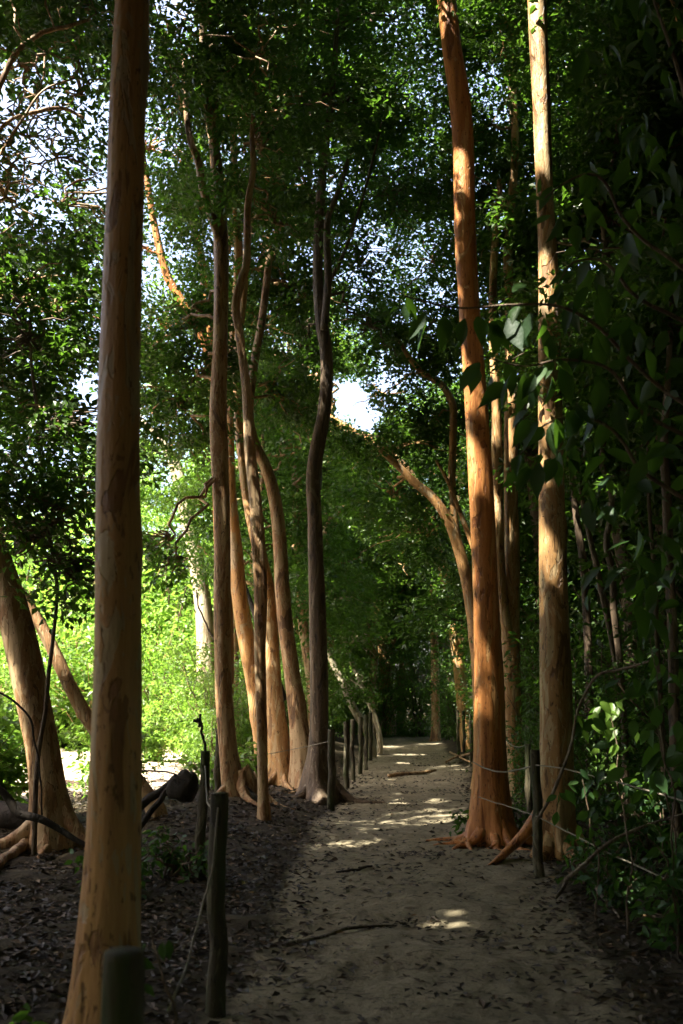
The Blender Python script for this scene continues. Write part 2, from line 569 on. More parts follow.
gx = axis(-220, 220, -5, 5, 0.085)
gy = axis(-120, 300, 2.0, 16, 0.085, 1.05)
X, Y = np.meshgrid(gx, gy)
far = np.clip((np.hypot(X, Y - 10) - 45) / 30, 0, 1)
Z = gz(X, Y) * (1 - far)
fine_n = np.random.default_rng(3)
nz = fine_n.normal(0, 1, X.shape)
nz = (nz + np.roll(nz, 1, 0) + np.roll(nz, 1, 1) + np.roll(nz, -1, 0)) / 4
nb = np.random.default_rng(4).normal(0, 1, X.shape)
for _ in range(5):
    nb = (nb + np.roll(nb, 1, 0) + np.roll(nb, -1, 0) + np.roll(nb, 1, 1) + np.roll(nb, -1, 1)) / 5
Z = Z + nb * 0.06 * np.exp(-np.hypot(X, Y - 7) / 16)
Z = Z + nz * 0.016 * np.exp(-np.hypot(X, Y - 7) / 16) * (1 + 0.8 * (pathd(X, Y) > 0.1))
V = np.column_stack([X.ravel(), Y.ravel(), Z.ravel()])
ny, nx = X.shape
ii, jj = np.meshgrid(np.arange(ny - 1), np.arange(nx - 1), indexing='ij')
Q = np.stack([ii * nx + jj, ii * nx + jj + 1, (ii + 1) * nx + jj + 1, (ii + 1) * nx + jj], -1).reshape(-1, 4)
cx_ = V[Q].mean(1)
onp = (pathd(cx_[:, 0], cx_[:, 1]) < 0.12) & (cx_[:, 1] > -6) & (cx_[:, 1] < 34)
for nm, sel in (('ground', ~onp), ('path', onp)):
    q = Q[sel]
    used, inv = np.unique(q, return_inverse=True)
    me = mesh_from(nm, V[used], np.full(len(q), 4), inv.ravel(), M['soil'])
    for an, fn in (('sand', sandmask), ('clearing', clearmask)):
        a_ = me.attributes.new(an, 'FLOAT', 'POINT')
        vals = fn(V[used, 0], V[used, 1])
        if an == 'sand':
            vals = vals * ((V[used, 1] > -8) & (V[used, 1] < 36))
        a_.data.foreach_set('value', np.ascontiguousarray(vals, dtype=np.float32))
    o = link(nm, me)
    o['kind'] = 'structure'

# gaps for the sun ------------------------------------------------------
for (x, y, r) in ((-5, 14, 2.0), (-7, 15, 3), (-6, 18, 3.2), (-9, 19, 3.6), (-5.5, 22, 3.2), (-9, 24, 4), (-3.6, 25, 2.2), (-12, 21, 4), (-12, 27, 5), (-7, 28, 3.5), (-11, 15, 3.5), (-15, 18, 5), (-3.6, 18.5, 1.6), (-4, 13.5, 1.5), (-3, 15.5, 1.2), (-3.4, 12.4, .8), (-2.6, 17.4, .9), (-4.6, 11.6, .7)):
    gap((x, y, 0), r)
for u, v, d, r in ((55, 240, 10, .6), (40, 305, 9.6, .35), (62, 390, 9, .4), (80, 455, 9, .3), (25, 470, 9, .3), (80, 330, 10, .3), (90, 200, 10.4, .4), (484, 672, 10.4, .08), (482, 690, 10.4, .12), (484, 710, 10.4, .08),
                   (536, 25, 9.5, .20), (537, 8, 9.5, .18), (540, 75, 9.5, .18), (541, 95, 9.5, .18), (543, 118, 9.5, .14), (545, 160, 9.5, .1), (545, 290, 9.5, .12),
                   (463, 185, 10.4, .12), (448, 20, 10.4, .16), (472, 400, 10.4, .12), (478, 480, 10.4, .12),
                   (545, 430, 9.5, .05), (545, 480, 9.5, .04), (545, 560, 9.5, .03),
                   (425, 908, 6.9, .02), (444, 898, 7.1, .01), (456, 912, 6.8, .015),
                   (440, 824, 11.2, -.04),
                   (405, 747, 24, .3), (400, 756, 21.5, .12), (385, 741, 27, .3), (425, 735, 28, .25),
                   (250, 520, 15.2, .12), (262, 610, 15.2, .12), (268, 660, 15.2, .1), (235, 640, 15.5, .06), (246, 690, 15.5, .08), (216, 620, 12.9, .12), (217, 700, 12.9, .1), (214, 470, 12.9, .12),
                   (498, 430, 14, .2), (511, 385, 14, .2), (497, 520, 14, .14), (460, 540, 16, .25), (430, 492, 16, .22),
                   (612, 725, 6.6, .07), (604, 745, 6.6, .05), (580, 790, 6.9, .03), (650, 640, 6.5, .03), (558, 428, 4.9, .03), (404, 312, 4.9, .04), *[(u, v, 10.4, .0) for u, v in ((461, 225), (461, 262), (462, 300), (464, 335), (466, 365), (471, 440), (474, 470), (475, 520), (477, 550), (479, 590), (481, 625), (482, 650))], *[(u, v, 9.5, -.03) for u, v in ((541, 350), (542, 385), (544, 415), (544, 505), (545, 530), (546, 590), (547, 620))], (515, 300, 4.9, .03), (540, 376, 4.9, .03),
                   (340, 680, 23, .08), (380, 630, 33, .5), (185, 500, 22, 1.0), (340, 425, 24, .9), (155, 240, 17, .5), (170, 285, 17, .4), (200, 240, 17, .35), (205, 165, 13, .25), (206, 100, 13, .2),
                   (16, 690, 9.4, .12), (24, 745, 9.4, .1), (62, 660, 11, .12)):
    gap(at(u, v, d), r)
gr = np.random.default_rng(8)
for _ in range(70):      # small chinks that let the sun fleck the lower canopy
    gap(at(gr.uniform(0, 520), gr.uniform(0, 340), gr.uniform(10, 17)), gr.uniform(0.04, 0.16))
for _ in range(90):
    q = at(gr.uniform(310, 490), gr.uniform(380, 690), gr.uniform(16, 28))
    rad_ = gr.uniform(0.08, 0.36)
    hit = q - S * (q[2] / S[2])
    if pathd(hit[0], hit[1]) > 0.5 + rad_:
        gap(q, rad_)
for _ in range(14):
    gap(at(gr.uniform(560, 680), gr.uniform(420, 760), gr.uniform(8, 13)), gr.uniform(0.03, 0.10))

# ------------------------------------------------------------------ trees
def trace(poly, d, lean=0.0):
    """trunk line from picture positions at a depth; lean = extra depth per metre of height"""
    pts, rad = [], []
    for (u, v, w) in poly:
        p = at(u, v, d)
        if lean:
            dd = d + lean * p[2]
            p = at(u, v, dd)
        else:
            dd = d
        pts.append(p)
        rad.append(0.5 * w * pxm(dd) * math.cos(math.atan((u - W / 2) / FPX)))
    return np.array(pts), np.array(rad)

def root(parent, bmat, base, ang, length, r0, org, rise=0.22, hook=0.0, sub=False, start=0.1, mat=None):
    bmat = M[mat] if mat else bmat
    mb = MB()
    pts, rad = [], []
    k = 9
    ph = rng.uniform(0, 6.28)
    for i in range(k):
        t = i / (k - 1)
        a = ang + hook * t + 0.13 * math.sin(4.5 * t + ph)
        dist = start * 0.5 + (length + start) * t
        x = base[0] + math.cos(a) * dist
        y = base[1] + math.sin(a) * dist
        rr = r0 * (1.25 - t) ** 1.1 * (1 - 0.35 * t) + 0.006
        z = float(gz(x, y)) + rise * 1.3 * (1 - t) ** 3.2 + rr * (0.35 - 0.95 * t) + 0.012 * math.sin(7 * t + ph)
        pts.append((x, y, z)); rad.append(rr)
    tube(mb, pts, rad, 26, 12, 0.12, None, 0.0, 3)
    if sub:
        q = pts[4]
        a2 = ang + 0.7 * (1 if hook <= 0 else -1)
        pp = [q]
        for i in range(1, 6):
            x = q[0] + math.cos(a2) * length * 0.09 * i; y = q[1] + math.sin(a2) * length * 0.09 * i
            pp.append((x, y, float(gz(x, y)) + max(0.0, q[2] - float(gz(q[0], q[1]))) * (1 - i / 5) + 0.01 - 0.006 * i))
        tube(mb, pp, np.linspace(rad[4] * 0.85, 0.006, 6), 12, 8, 0.06)
    return mb.build('root', bmat, parent, org)

def wood_to(mb, start, end, r0, r1, wob=0.12, n=12, seg=7):
    s, e = np.asarray(start, float), np.asarray(end, float)
    m1 = s * 0.66 + e * 0.34 + np.array([0, 0, 0.12 * np.linalg.norm(e - s)])
    tube(mb, [s, m1, s * 0.3 + e * 0.7 + np.array([0, 0, 0.07 * np.linalg.norm(e - s)]), e], [r0, r0 * 0.75, r0 * 0.45 + r1 * 0.5, r1], n, seg, 0.04, wob=wob)

def hero(name, label, group, poly, d, mat, flare=None, roots=(), limbs=(), blobs=(), lean=0.0, leaf='leaf', leafkw=None,
         seg=24, n=60, lump=0.03, knots=3, wob=0.0, base=None, density=1.0):
    pts, rad = trace(poly, d, lean)
    bx, by = pts[0][0], pts[0][1]
    g = float(gz(bx, by))
    if pts[0][2] > g - 0.04:
        pts = np.concatenate([[[bx, by, g - 0.08]], pts]); rad = np.concatenate([[rad[0] * 1.05], rad])
    org = (bx, by, g)
    e = empty(name, org, label, 'tree', group)
    mb = MB()
    line, lr = tube(mb, pts, rad, n, seg, lump, flare, wob, knots)
    attach = [(p, r) for p, r in zip(line[n // 3::3], lr[n // 3::3])]
    limb_of = {}
    for lp in limbs:
        lm = MB()
        dep = lp[0]
        q, r = trace(lp[1], dep, 0)
        l2, r2 = tube(lm, q, r, 34, 12, 0.05, None, 0.0, 2)
        lo = lm.build('limb', M[mat], e, org)
        for q_ in l2[6::3]:
            limb_of[tuple(q_)] = lo
        attach += [(p, rr) for p, rr in zip(l2[6::3], r2[6::3])]
    LV = Leaves()
    LL = {}
    kw = dict(leafkw or {})
    for b in blobs:
        c, r, ns = b[0], b[1], b[2]
        c = np.asarray(c, float)
        best = min(attach, key=lambda q: np.linalg.norm(q[0] - c) + (2.0 if q[0][2] > c[2] + 0.3 else 0))
        r0 = min(best[1] * 0.5, 0.028)
        rv = np.asarray(r if np.ndim(r) else (r, r, r * .75))
        wood_to(mb, best[0], c, r0, 0.012)
        for _ in range(9):
            q = c + unit(rng.normal(0, 1, 3)) * rv * rng.uniform(0.5, 1.15)
            wood_to(mb, c * 0.85 + np.asarray(best[0]) * 0.15, q, 0.016, 0.004, 0.06, 9, 5)
        lo = limb_of.get(tuple(best[0]))
        blob(LV if lo is None else LL.setdefault(lo.name, (lo, Leaves()))[1], c, r, int(ns * density), **kw)
    mb.build('trunk', M[mat], e, org)
    for rt in roots:
        root(e, M[mat], (bx, by), *rt[:3], org, **(rt[3] if len(rt) > 3 else {}))
    if LV.a:
        A = drilled(LV.arr())
        link('crown', leaf_mesh('crown', A, M[leaf], 0, org), e)
    for lo, lv in LL.values():
        A = drilled(lv.arr())
        if len(A):
            link('foliage', leaf_mesh('foliage', A, M[leaf], 0, org), lo)
    return e

def B(u, v, d, r, ns):
    return (at(u, v, d), r, ns)

# front left trunk ------------------------------------------------------
hero('smooth_bark_tree', 'thick smooth amber trunk in the left foreground, running off the top', None,
     [(98, 1085, 84), (104, 1030, 73), (107, 980, 65), (110, 920, 60), (113, 860, 55), (116, 750, 51), (118, 650, 48), (118, 600, 47), (118, 500, 45.5), (119, 400, 44), (122, 300, 41.5), (125.5, 200, 40.5), (128, 100, 39.5), (132.5, 0, 38), (136, -120, 36), (140, -300, 32), (146, -560, 26), (150, -900, 20)],
     3.9, 'bark_amber', flare=(0.05, 0.18, 5, 1.0), n=90, seg=32, lump=0.018, knots=5,
     blobs=[((-1.5, 3.0, 8.6), 2.0, 150), ((0.6, 4.2, 9.0), 2.1, 170), ((-0.8, 5.2, 9.6), 2.0, 150), ((-3.0, 4.6, 9.0), 1.9, 140), ((0.3, 1.6, 9.2), 2.0, 150)],
     leafkw=dict(per=26, L=(0.09, 0.13), span=0.7))

# orange tree right of the path ----------------------------------------
hero('smooth_bark_tree', 'cinnamon orange trunk with flared roots at the right edge of the path', None,
     [(490, 832, 38), (490, 806, 38), (490, 780, 34), (489.5, 740, 31.5), (489, 680, 29.5), (487, 630, 27), (486, 600, 25.5), (482, 500, 25), (476, 400, 23), (468.5, 300, 21.5), (465, 240, 22.5), (464, 200, 22.5), (463.5, 150, 23), (460, 100, 23.5), (452.5, 50, 22), (447, 0, 21.5), (440, -60, 21), (432, -160, 19), (436, -300, 15), (440, -420, 10)],
     10.4, 'bark_red', flare=(0.19, 0.2, 5, 0.4), n=100, seg=32, lump=0.035, knots=4,
     roots=[(R(200), 0.50, 0.05, dict(hook=0.15, sub=True, rise=0.16)), (R(235), 0.55, 0.05, dict(hook=-0.1, sub=True)), (R(268), 0.5, 0.055, dict(sub=True, hook=0.2)), (R(300), 0.55, 0.06, dict(rise=0.3)), (R(345), 0.7, 0.055, {}), (R(160), 0.5, 0.04, {})],
     blobs=[((0.2, 9.6, 11.2), 1.9, 130), ((2.0, 9.2, 11.6), 2.0, 140), ((1.2, 11.4, 11.9), 2.0, 140), ((-1.2, 8.8, 10.6), 1.8, 120)],
     leafkw=dict(per=26, L=(0.08, 0.12), span=0.6))

hero('smooth_bark_tree', 'tan trunk with a sunlit pale top, standing behind the right fence post', None,
     [(556, 850, 36), (556, 820, 35), (556, 780, 34), (555.5, 680, 33), (554, 600, 30), (552, 500, 27), (550, 400, 25), (549, 300, 22), (547, 240, 19), (545, 200, 18), (543, 150, 18.5), (541.5, 100, 19.5), (539, 50, 20.5), (537, 0, 21), (534, -80, 20), (528, -200, 18), (520, -340, 13), (516, -440, 9)],
     9.5, 'bark_tan', flare=(0.10, 0.2, 5, 2.0), n=100, seg=32, lump=0.03, knots=5,
     roots=[(R(196), 0.85, 0.05, dict(rise=0.40, hook=0.22, start=0.12, mat='bark_red')), (R(335), 0.55, 0.06, dict(rise=0.25)), (R(285), 0.4, 0.05, {}), (R(240), 0.45, 0.05, {})],
     blobs=[((2.8, 8.6, 10.4), 2.0, 150), ((3.6, 10.2, 9.6), 2.0, 160), ((1.9, 7.2, 10.6), 1.8, 120), ((4.2, 8.0, 8.8), 1.8, 150)],
     leafkw=dict(per=26, L=(0.08, 0.12), span=0.6))

# far left leaning tree --------------------------------------------------
hero('leaning_tree', 'brown leaning trunk with spreading roots at the left edge of the photo', None,
     [(52, 862, 54), (51, 830, 44), (47, 790, 34), (42, 750, 32), (34, 710, 33), (26, 670, 34), (17, 630, 34), (8, 595, 32), (-2, 560, 28), (-16, 520, 26), (-34, 470, 24), (-50, 400, 21), (-62, 320, 18), (-60, 230, 14), (-50, 150, 10)],
     9.4, 'bark_brown', flare=(0.09, 0.2, 4, 0.3), n=70, seg=28, lump=0.05, knots=5,
     roots=[(R(200), 0.8, 0.06, dict(rise=0.26)), (R(338), 0.6, 0.06, dict(rise=0.3)), (R(275), 0.4, 0.04, dict(rise=.16))],
     limbs=[(9.6, [(-60, 330, 8), (-40, 230, 7), (-14, 120, 7), (4, 76, 6.5), (14, 56, 6.5), (28, 42, 6), (46, 31, 5.5), (66, 27, 5), (88, 20, 3.5)]),
            (10.2, [(-55, 300, 6), (-20, 160, 5), (14, 118, 4), (36, 112, 5), (62, 108, 4), (84, 118, 3)]),
            (10.0, [(-60, 250, 5), (-10, 170, 4), (22, 120, 3), (44, 90, 2.5), (75, 78, 2.5)])],
     blobs=[B(20, 420, 9.2, 0.9, 70), B(62, 520, 9.0, 0.7, 30), B(30, 300, 9.6, 0.9, 70), B(75, 320, 10, 0.8, 50), B(80, 420, 9.4, 0.75, 52), B(-10, 500, 9, 0.7, 40), B(10, 200, 10, 0.8, 40), B(70, 210, 10.4, 0.9, 55), B(25, 60, 10.4, 1.0, 50), B(30, 140, 12, 0.9, 34), B(60, 165, 12, 0.8, 30), B(15, 170, 11, .7, 22), B(85, 90, 10.8, 1.0, 60), B(-40, 100, 10, 1.2, 60), B(85, 10, 11, 1.0, 60), B(20, -60, 10.5, 1.4, 100), B(-60, 300, 9.4, 1.2, 90), B(-90, -100, 10, 1.6, 120), B(10, 260, 12.5, 1.0, 60), B(90, 250, 12.5, 1.0, 60), B(40, 10, 12.5, 1.4, 100), B(30, 370, 12.5, .9, 50), B(-5, 380, 10, .8, 50)],
     leafkw=dict(per=30, L=(0.075, 0.115), span=0.5))

hero('leaning_tree', 'thin trunk slanting down to the right behind the leaning brown trunk', None,
     [(156, 812, 19), (146, 795, 16), (120, 760, 15), (92, 725, 14), (76, 698, 14), (60, 665, 13), (46, 635, 13), (32, 610, 12), (18, 590, 12), (0, 572, 11), (-30, 540, 10), (-60, 490, 8)],
     11.0, 'bark_brown', flare=(0.05, 0.12, 4, 1), seg=18, blobs=[B(-60, 460, 11, 1.2, 90), B(-30, 500, 11.5, .9, 60)], leafkw=dict(per=24, L=(0.065, 0.10)))

hero('sapling', 'thin dark sapling stem rising in front of the sunny clearing at far left', None,
     [(40, 742, 5), (45, 715, 4.6), (48, 680, 4.4), (54, 630, 4), (57, 590, 4), (52, 550, 4), (47, 520, 4), (43, 480, 4), (39, 440, 3.6), (36, 400, 4), (31, 360, 3.5), (30, 320, 3)],
     9.0, 'bark_dark', seg=10, n=50, lump=0.06,
     blobs=[B(60, 560, 8.8, 0.45, 22), B(75, 570, 8.9, 0.35, 20), B(40, 500, 8.8, 0.6, 40), B(60, 440, 9, 0.6, 42), B(20, 540, 8.9, .4, 20), B(30, 340, 9, 0.6, 40)],
     leafkw=dict(per=22, L=(0.065, 0.10)))

# the clump left of the path --------------------------------------------
GC = 'slender trunks of the clump left of the path'
FK = dict(per=32, L=(0.075, 0.115), span=0.55)
hero('slender_tree', 'mottled trunk at the left end of the clump, forking high up', GC,
     [(238, 806, 30), (232, 780, 23), (228, 750, 19), (224, 700, 17.5), (223, 650, 17), (222.5, 600, 17), (222.5, 550, 16), (221.5, 500, 16), (219, 450, 17), (218, 410, 17), (220, 350, 15), (221, 300, 15), (221, 250, 16), (219, 200, 15), (216, 160, 13), (213, 135, 10), (214, 100, 9), (213, 60, 8), (210, 0, 7), (212, -80, 6)],
     12.9, 'bark_brown', flare=(0.07, 0.2, 4, 2.2), n=90, seg=22, lump=0.06, knots=8,
     roots=[(R(350), 0.6, 0.06, dict(rise=0.24)), (R(230), 0.5, 0.05, {}), (R(300), 0.45, 0.05, {})],
     limbs=[(12.8, [(219, 240, 9), (211, 215, 9), (204, 193, 8), (198, 161, 8), (191, 143, 7), (186, 110, 6), (184, 60, 5)]),
            (12.9, [(215, 150, 8), (209, 125, 8), (205, 90, 7), (203, 50, 6), (200, -10, 5)])],
     blobs=[B(180, 110, 13.2, 1.1, 110), B(230, 90, 13.0, 1.1, 110), B(165, 40, 13.5, 1.2, 120), B(215, 10, 13.2, 1.3, 140), B(265, 30, 13.8, 1.2, 110), B(185, 330, 14.0, 0.8, 75), B(175, 400, 14.4, 0.9, 95), B(205, 380, 14.0, 0.7, 40), B(240, -80, 13, 1.7, 170), B(150, -60, 13, 1.6, 150), B(150, 350, 14.4, 0.7, 50), B(195, 450, 14.6, 0.55, 30), B(160, 548, 12.4, .3, 9), B(172, 572, 12.3, .22, 5)],
     leafkw=FK)
hero('slender_tree', 'thin wavy stem in front of the clump, nearest its foot to the path', GC,
     [(264, 824, 14), (263, 790, 11), (262, 750, 10.5), (261, 700, 11), (260, 650, 11.5), (261, 600, 12.5), (258, 540, 13), (254, 490, 12), (250, 450, 12), (248, 415, 11), (246, 385, 10), (240, 337, 9), (236, 303, 9), (240, 285, 9), (246, 266, 8), (247, 235, 7), (248, 205, 7), (253, 172, 6), (252, 130, 5), (258, 80, 4)],
     11.6, 'bark_brown', n=90, seg=18, lump=0.07, knots=8, flare=(0.02, 0.1, 4, 1),
     blobs=[B(262, 150, 12.0, 0.9, 70), B(285, 110, 12.4, 0.9, 70), B(260, 50, 12.2, 1.0, 80), B(280, 230, 12.6, 0.7, 40)], leafkw=FK)
hero('slender_tree', 'reddish leaning trunk showing between the two left stems of the clump', GC,
     [(273, 792, 26), (268, 765, 20), (261, 720, 18), (253, 675, 17), (245, 635, 16), (239, 595, 15), (235, 550, 16), (230, 490, 14), (229, 440, 13), (231, 390, 12), (234, 340, 11), (238, 270, 10), (236, 200, 8), (232, 120, 6)],
     15.6, 'bark_amber', flare=(0.06, 0.22, 5, 0.4), n=70, seg=22, lump=0.09,
     blobs=[B(250, 200, 16, 1.2, 120), B(225, 260, 16.5, 1.0, 80), B(270, 330, 16.4, 0.9, 70), B(195, 210, 16, 1.1, 90), B(240, 120, 16, 1.4, 130)], leafkw=FK)
hero('slender_tree', 'pale left faced trunk in the middle of the clump', GC,
     [(284, 793, 30), (281, 765, 23), (278, 730, 19), (274, 690, 16.5), (271, 640, 15), (267, 590, 16), (261, 560, 14), (254, 530, 13), (248, 500, 12), (244, 465, 12), (240, 430, 11), (237, 395, 10), (238, 350, 9), (243, 300, 8), (248, 240, 7), (256, 170, 6)],
     15.2, 'bark_tan', flare=(0.07, 0.22, 5, 1.2), n=80, seg=22, lump=0.06, knots=6,
     roots=[(R(220), 0.45, 0.05, {}), (R(280), 0.5, 0.05, {})],
     blobs=[B(290, 190, 15.4, 1.1, 100), B(290, 280, 15.8, 1.0, 85), B(275, 390, 15.4, 0.8, 70), B(300, 60, 15.6, 1.4, 130)], leafkw=FK)
hero('slender_tree', 'curving grey brown trunk on the right side of the clump', GC,
     [(304, 790, 30), (302, 760, 22), (298, 720, 18), (292, 675, 16), (286, 630, 16), (282, 590, 15.5), (280, 550, 15), (277, 515, 14), (271, 483, 13), (264, 463, 12), (256, 447, 11), (250, 425, 10), (252, 380, 9), (262, 320, 8), (270, 250, 7)],
     15.0, 'bark_brown', flare=(0.07, 0.22, 5, 2.6), n=80, seg=22, lump=0.05, knots=5,
     roots=[(R(330), 0.5, 0.06, dict(rise=0.25)), (R(260), 0.5, 0.05, {})],
     blobs=[B(275, 240, 15.2, 1.0, 90), B(300, 420, 16.4, 0.7, 50), B(310, 300, 15.8, 0.8, 55)], leafkw=FK)

hero('slender_tree', 'dark grey s-shaped trunk beside the left fence row', None,
     [(320, 798, 40), (317, 780, 27), (318, 755, 20), (319, 730, 18.5), (319, 680, 18), (318, 640, 17.5), (317, 600, 16.5), (315.5, 560, 15), (314.5, 517, 14), (313, 477, 14), (317, 447, 14), (323, 419, 13.5), (326, 390, 12.5), (326, 350, 12.5), (322, 325, 13), (319, 298, 11), (318, 250, 10), (320, 209, 10), (323, 169, 9), (329, 120, 8), (334, 70, 6), (338, 10, 5)],
     14.2, 'bark_dark', flare=(0.16, 0.2, 4, 0.0), n=90, seg=22, lump=0.05, knots=6,
     roots=[(R(352), 0.75, 0.075, dict(rise=0.28, sub=True)), (R(210), 0.5, 0.06, {})],
     limbs=[(14.1, [(324, 330, 8), (328, 282, 8), (327, 234, 8), (328, 217, 7), (334, 202, 6), (341, 184, 5), (348, 160, 4)]),
            (14.3, [(319, 215, 5), (308, 190, 4), (298, 165, 3), (288, 145, 2.5)]),
            (14.4, [(320, 300, 5), (345, 250, 4), (365, 190, 3), (380, 130, 2.5)])],
     blobs=[B(350, 110, 14.6, 1.2, 120), B(310, 110, 14.4, 1.0, 85), B(395, 90, 15, 1.2, 110), B(345, 30, 14.8, 1.3, 140), B(395, 200, 15, 1.1, 100), B(360, 270, 15.2, 0.9, 70), B(400, 20, 15, 1.4, 130), B(300, -40, 14, 1.8, 170), B(380, -60, 14.5, 1.9, 180), B(375, 330, 15.6, .8, 50), B(310, 350, 15.4, .6, 28)],
     leafkw=FK)

# behind the orange tree -------------------------------------------------
hero('leaning_tree', 'orange trunk bending away to the left from behind the cinnamon tree', None,
     [(484, 775, 22), (482, 700, 18), (478, 650, 15), (474, 620, 13.5), (467, 580, 12), (459, 550, 11), (447, 518, 10), (432, 497, 9), (415, 483, 8), (398, 466, 7), (380, 450, 5)],
     16.0, 'bark_amber', flare=(0.06, 0.2, 4, 1), n=60, seg=18, lump=0.05,
     limbs=[(16.2, [(470, 590, 7), (458, 540, 7), (452, 480, 8), (453, 430, 8), (452, 402, 8), (441, 384, 7), (424, 374, 6), (408, 356, 5), (396, 334, 4)]),
            (16.1, [(478, 560, 6), (463, 520, 5), (447, 480, 4), (436, 460, 3)])],
     blobs=[B(395, 450, 16.5, 1.1, 120), B(430, 430, 16.8, 1.0, 110), B(390, 500, 17, 1.0, 100), B(415, 340, 16.6, 1.1, 100), B(380, 400, 17.5, .8, 60), B(440, 320, 16.4, 1.0, 90), B(425, 540, 17.5, 1.0, 90), B(440, 250, 16.5, 1.3, 120)], leafkw=FK)
hero('slender_tree', 'tan twin-stemmed tree seen between the two big right trunks', None,
     [(514, 772, 26), (512, 720, 20), (511, 680, 19), (510.5, 640, 18), (511, 600, 16), (512, 560, 15), (511, 500, 14), (511, 440, 14), (511, 380, 13), (510, 320, 11), (508, 250, 10), (515, 150, 9), (512, 60, 7)],
     14.0, 'bark_tan', n=60, seg=18, lump=0.04,
     limbs=[(13.9, [(510, 640, 12), (503, 610, 11), (500, 570, 11), (498, 520, 11), (497, 460, 11), (496, 400, 10), (493, 340, 9), (494, 260, 8), (500, 180, 6)])],
     blobs=[B(500, 210, 14.4, 1.2, 120), B(510, 110, 14.4, 1.3, 150), B(480, 60, 14.6, 1.2, 130), B(520, 20, 14.2, 1.5, 170), B(500, 310, 14.8, 0.9, 60), B(450, 150, 15, 1.1, 90), B(560, 180, 14.6, 1.2, 120), B(500, -70, 14.5, 1.9, 200)], leafkw=FK)
hero('slender_tree', 'leafy grey tree whose crown fills the gap above the clump', GC, [(320, 770, 14), (318, 600, 12), (316, 500, 11), (319, 440, 10), (325, 390, 9), (323, 320, 8), (310, 200, 6)], 18.5, 'bark_dark', seg=14, n=50,
     blobs=[B(u, v, dd, r, n_) for (u, v, dd, r, n_) in ((290, 200, 18.5, 1.3, 130), (340, 260, 18.8, 1.3, 130), (260, 280, 19, 1.2, 110), (240, 180, 18.6, 1.3, 120), (330, 160, 18.8, 1.4, 140), (390, 160, 19, 1.4, 140), (300, 90, 18.5, 1.6, 170), (220, 90, 18.6, 1.6, 160), (380, 60, 19, 1.6, 170), (300, 0, 18.5, 1.8, 190), (440, 120, 19, 1.4, 130), (420, 210, 19, 1.3, 110), (180, 200, 19.4, 1.2, 90), (380, 300, 19.5, 1.1, 80), (200, 300, 19.4, 1.1, 80), (300, 330, 19.4, 1.0, 70))], leafkw=dict(per=30, L=(.09, .13), span=.65))
hero('slender_tree', 'dark trunk high behind the sunlit pale top of the tan tree', None,
     [(560, 790, 22), (548, 600, 19), (530, 420, 17), (522, 280, 16), (520, 220, 16), (517, 150, 15), (514, 100, 14), (510, 40, 12), (508, -30, 10)],
     16.5, 'bark_dark', n=60, seg=16, lump=0.05, blobs=[B(560, 60, 17, 1.5, 190), B(590, 140, 17, 1.4, 170), B(530, -30, 16.5, 1.8, 220), B(600, 20, 16.5, 1.6, 200)], leafkw=FK)

# thin stems in the right undergrowth
GT = 'thin dark stems in the undergrowth on the right'
for lab, poly, d, bl in (
    ('thin straight stem just right of the tan trunk', [(590, 790, 8), (589, 700, 9), (588, 640, 9), (586, 600, 9), (583, 560, 8), (577, 520, 7), (573, 490, 6), (568, 420, 5), (570, 330, 4)], 11.5, [B(575, 330, 11.5, .9, 70), B(600, 410, 11.8, .8, 60)]),
    ('slanting thin stem crossing behind the wavy one at right', [(622, 790, 7), (618, 690, 7), (612, 640, 7), (604, 600, 7), (595, 560, 6), (586, 520, 5), (578, 470, 4)], 11.0, [B(570, 440, 11, .7, 45), B(610, 470, 11, .6, 40)]),
    ('wavy thin stem twisting upward in the right undergrowth', [(626, 790, 7), (623, 700, 7), (619, 655, 7), (614, 610, 7), (612, 570, 7), (606, 545, 7), (611, 515, 7), (611, 490, 6), (602, 465, 6), (604, 440, 5), (610, 410, 5), (600, 350, 4)], 10.5, [B(600, 330, 10.5, .9, 70), B(640, 390, 10.8, .8, 60)]),
    ('thin reddish stem near the right edge of the photo', [(676, 790, 10), (674, 700, 11), (672, 620, 11), (669, 560, 11), (667, 500, 10), (664, 450, 9), (668, 380, 7), (672, 280, 6)], 8.6, [B(660, 260, 8.8, 1.0, 110), B(690, 330, 8.8, .9, 90)]),
    ('grey thread-like stem left of the reddish one', [(664, 790, 5), (661, 700, 5), (657, 640, 5), (655, 580, 5), (650, 520, 4), (648, 470, 4), (650, 400, 3)], 9.2, [B(640, 350, 9.2, .8, 75), B(665, 420, 9.2, .7, 60)])):
    hero('sapling', lab, GT, poly, d, 'bark_dark', n=40, seg=10, lump=0.06, blobs=bl, leafkw=dict(per=24, L=(0.07, 0.11), span=0.5))

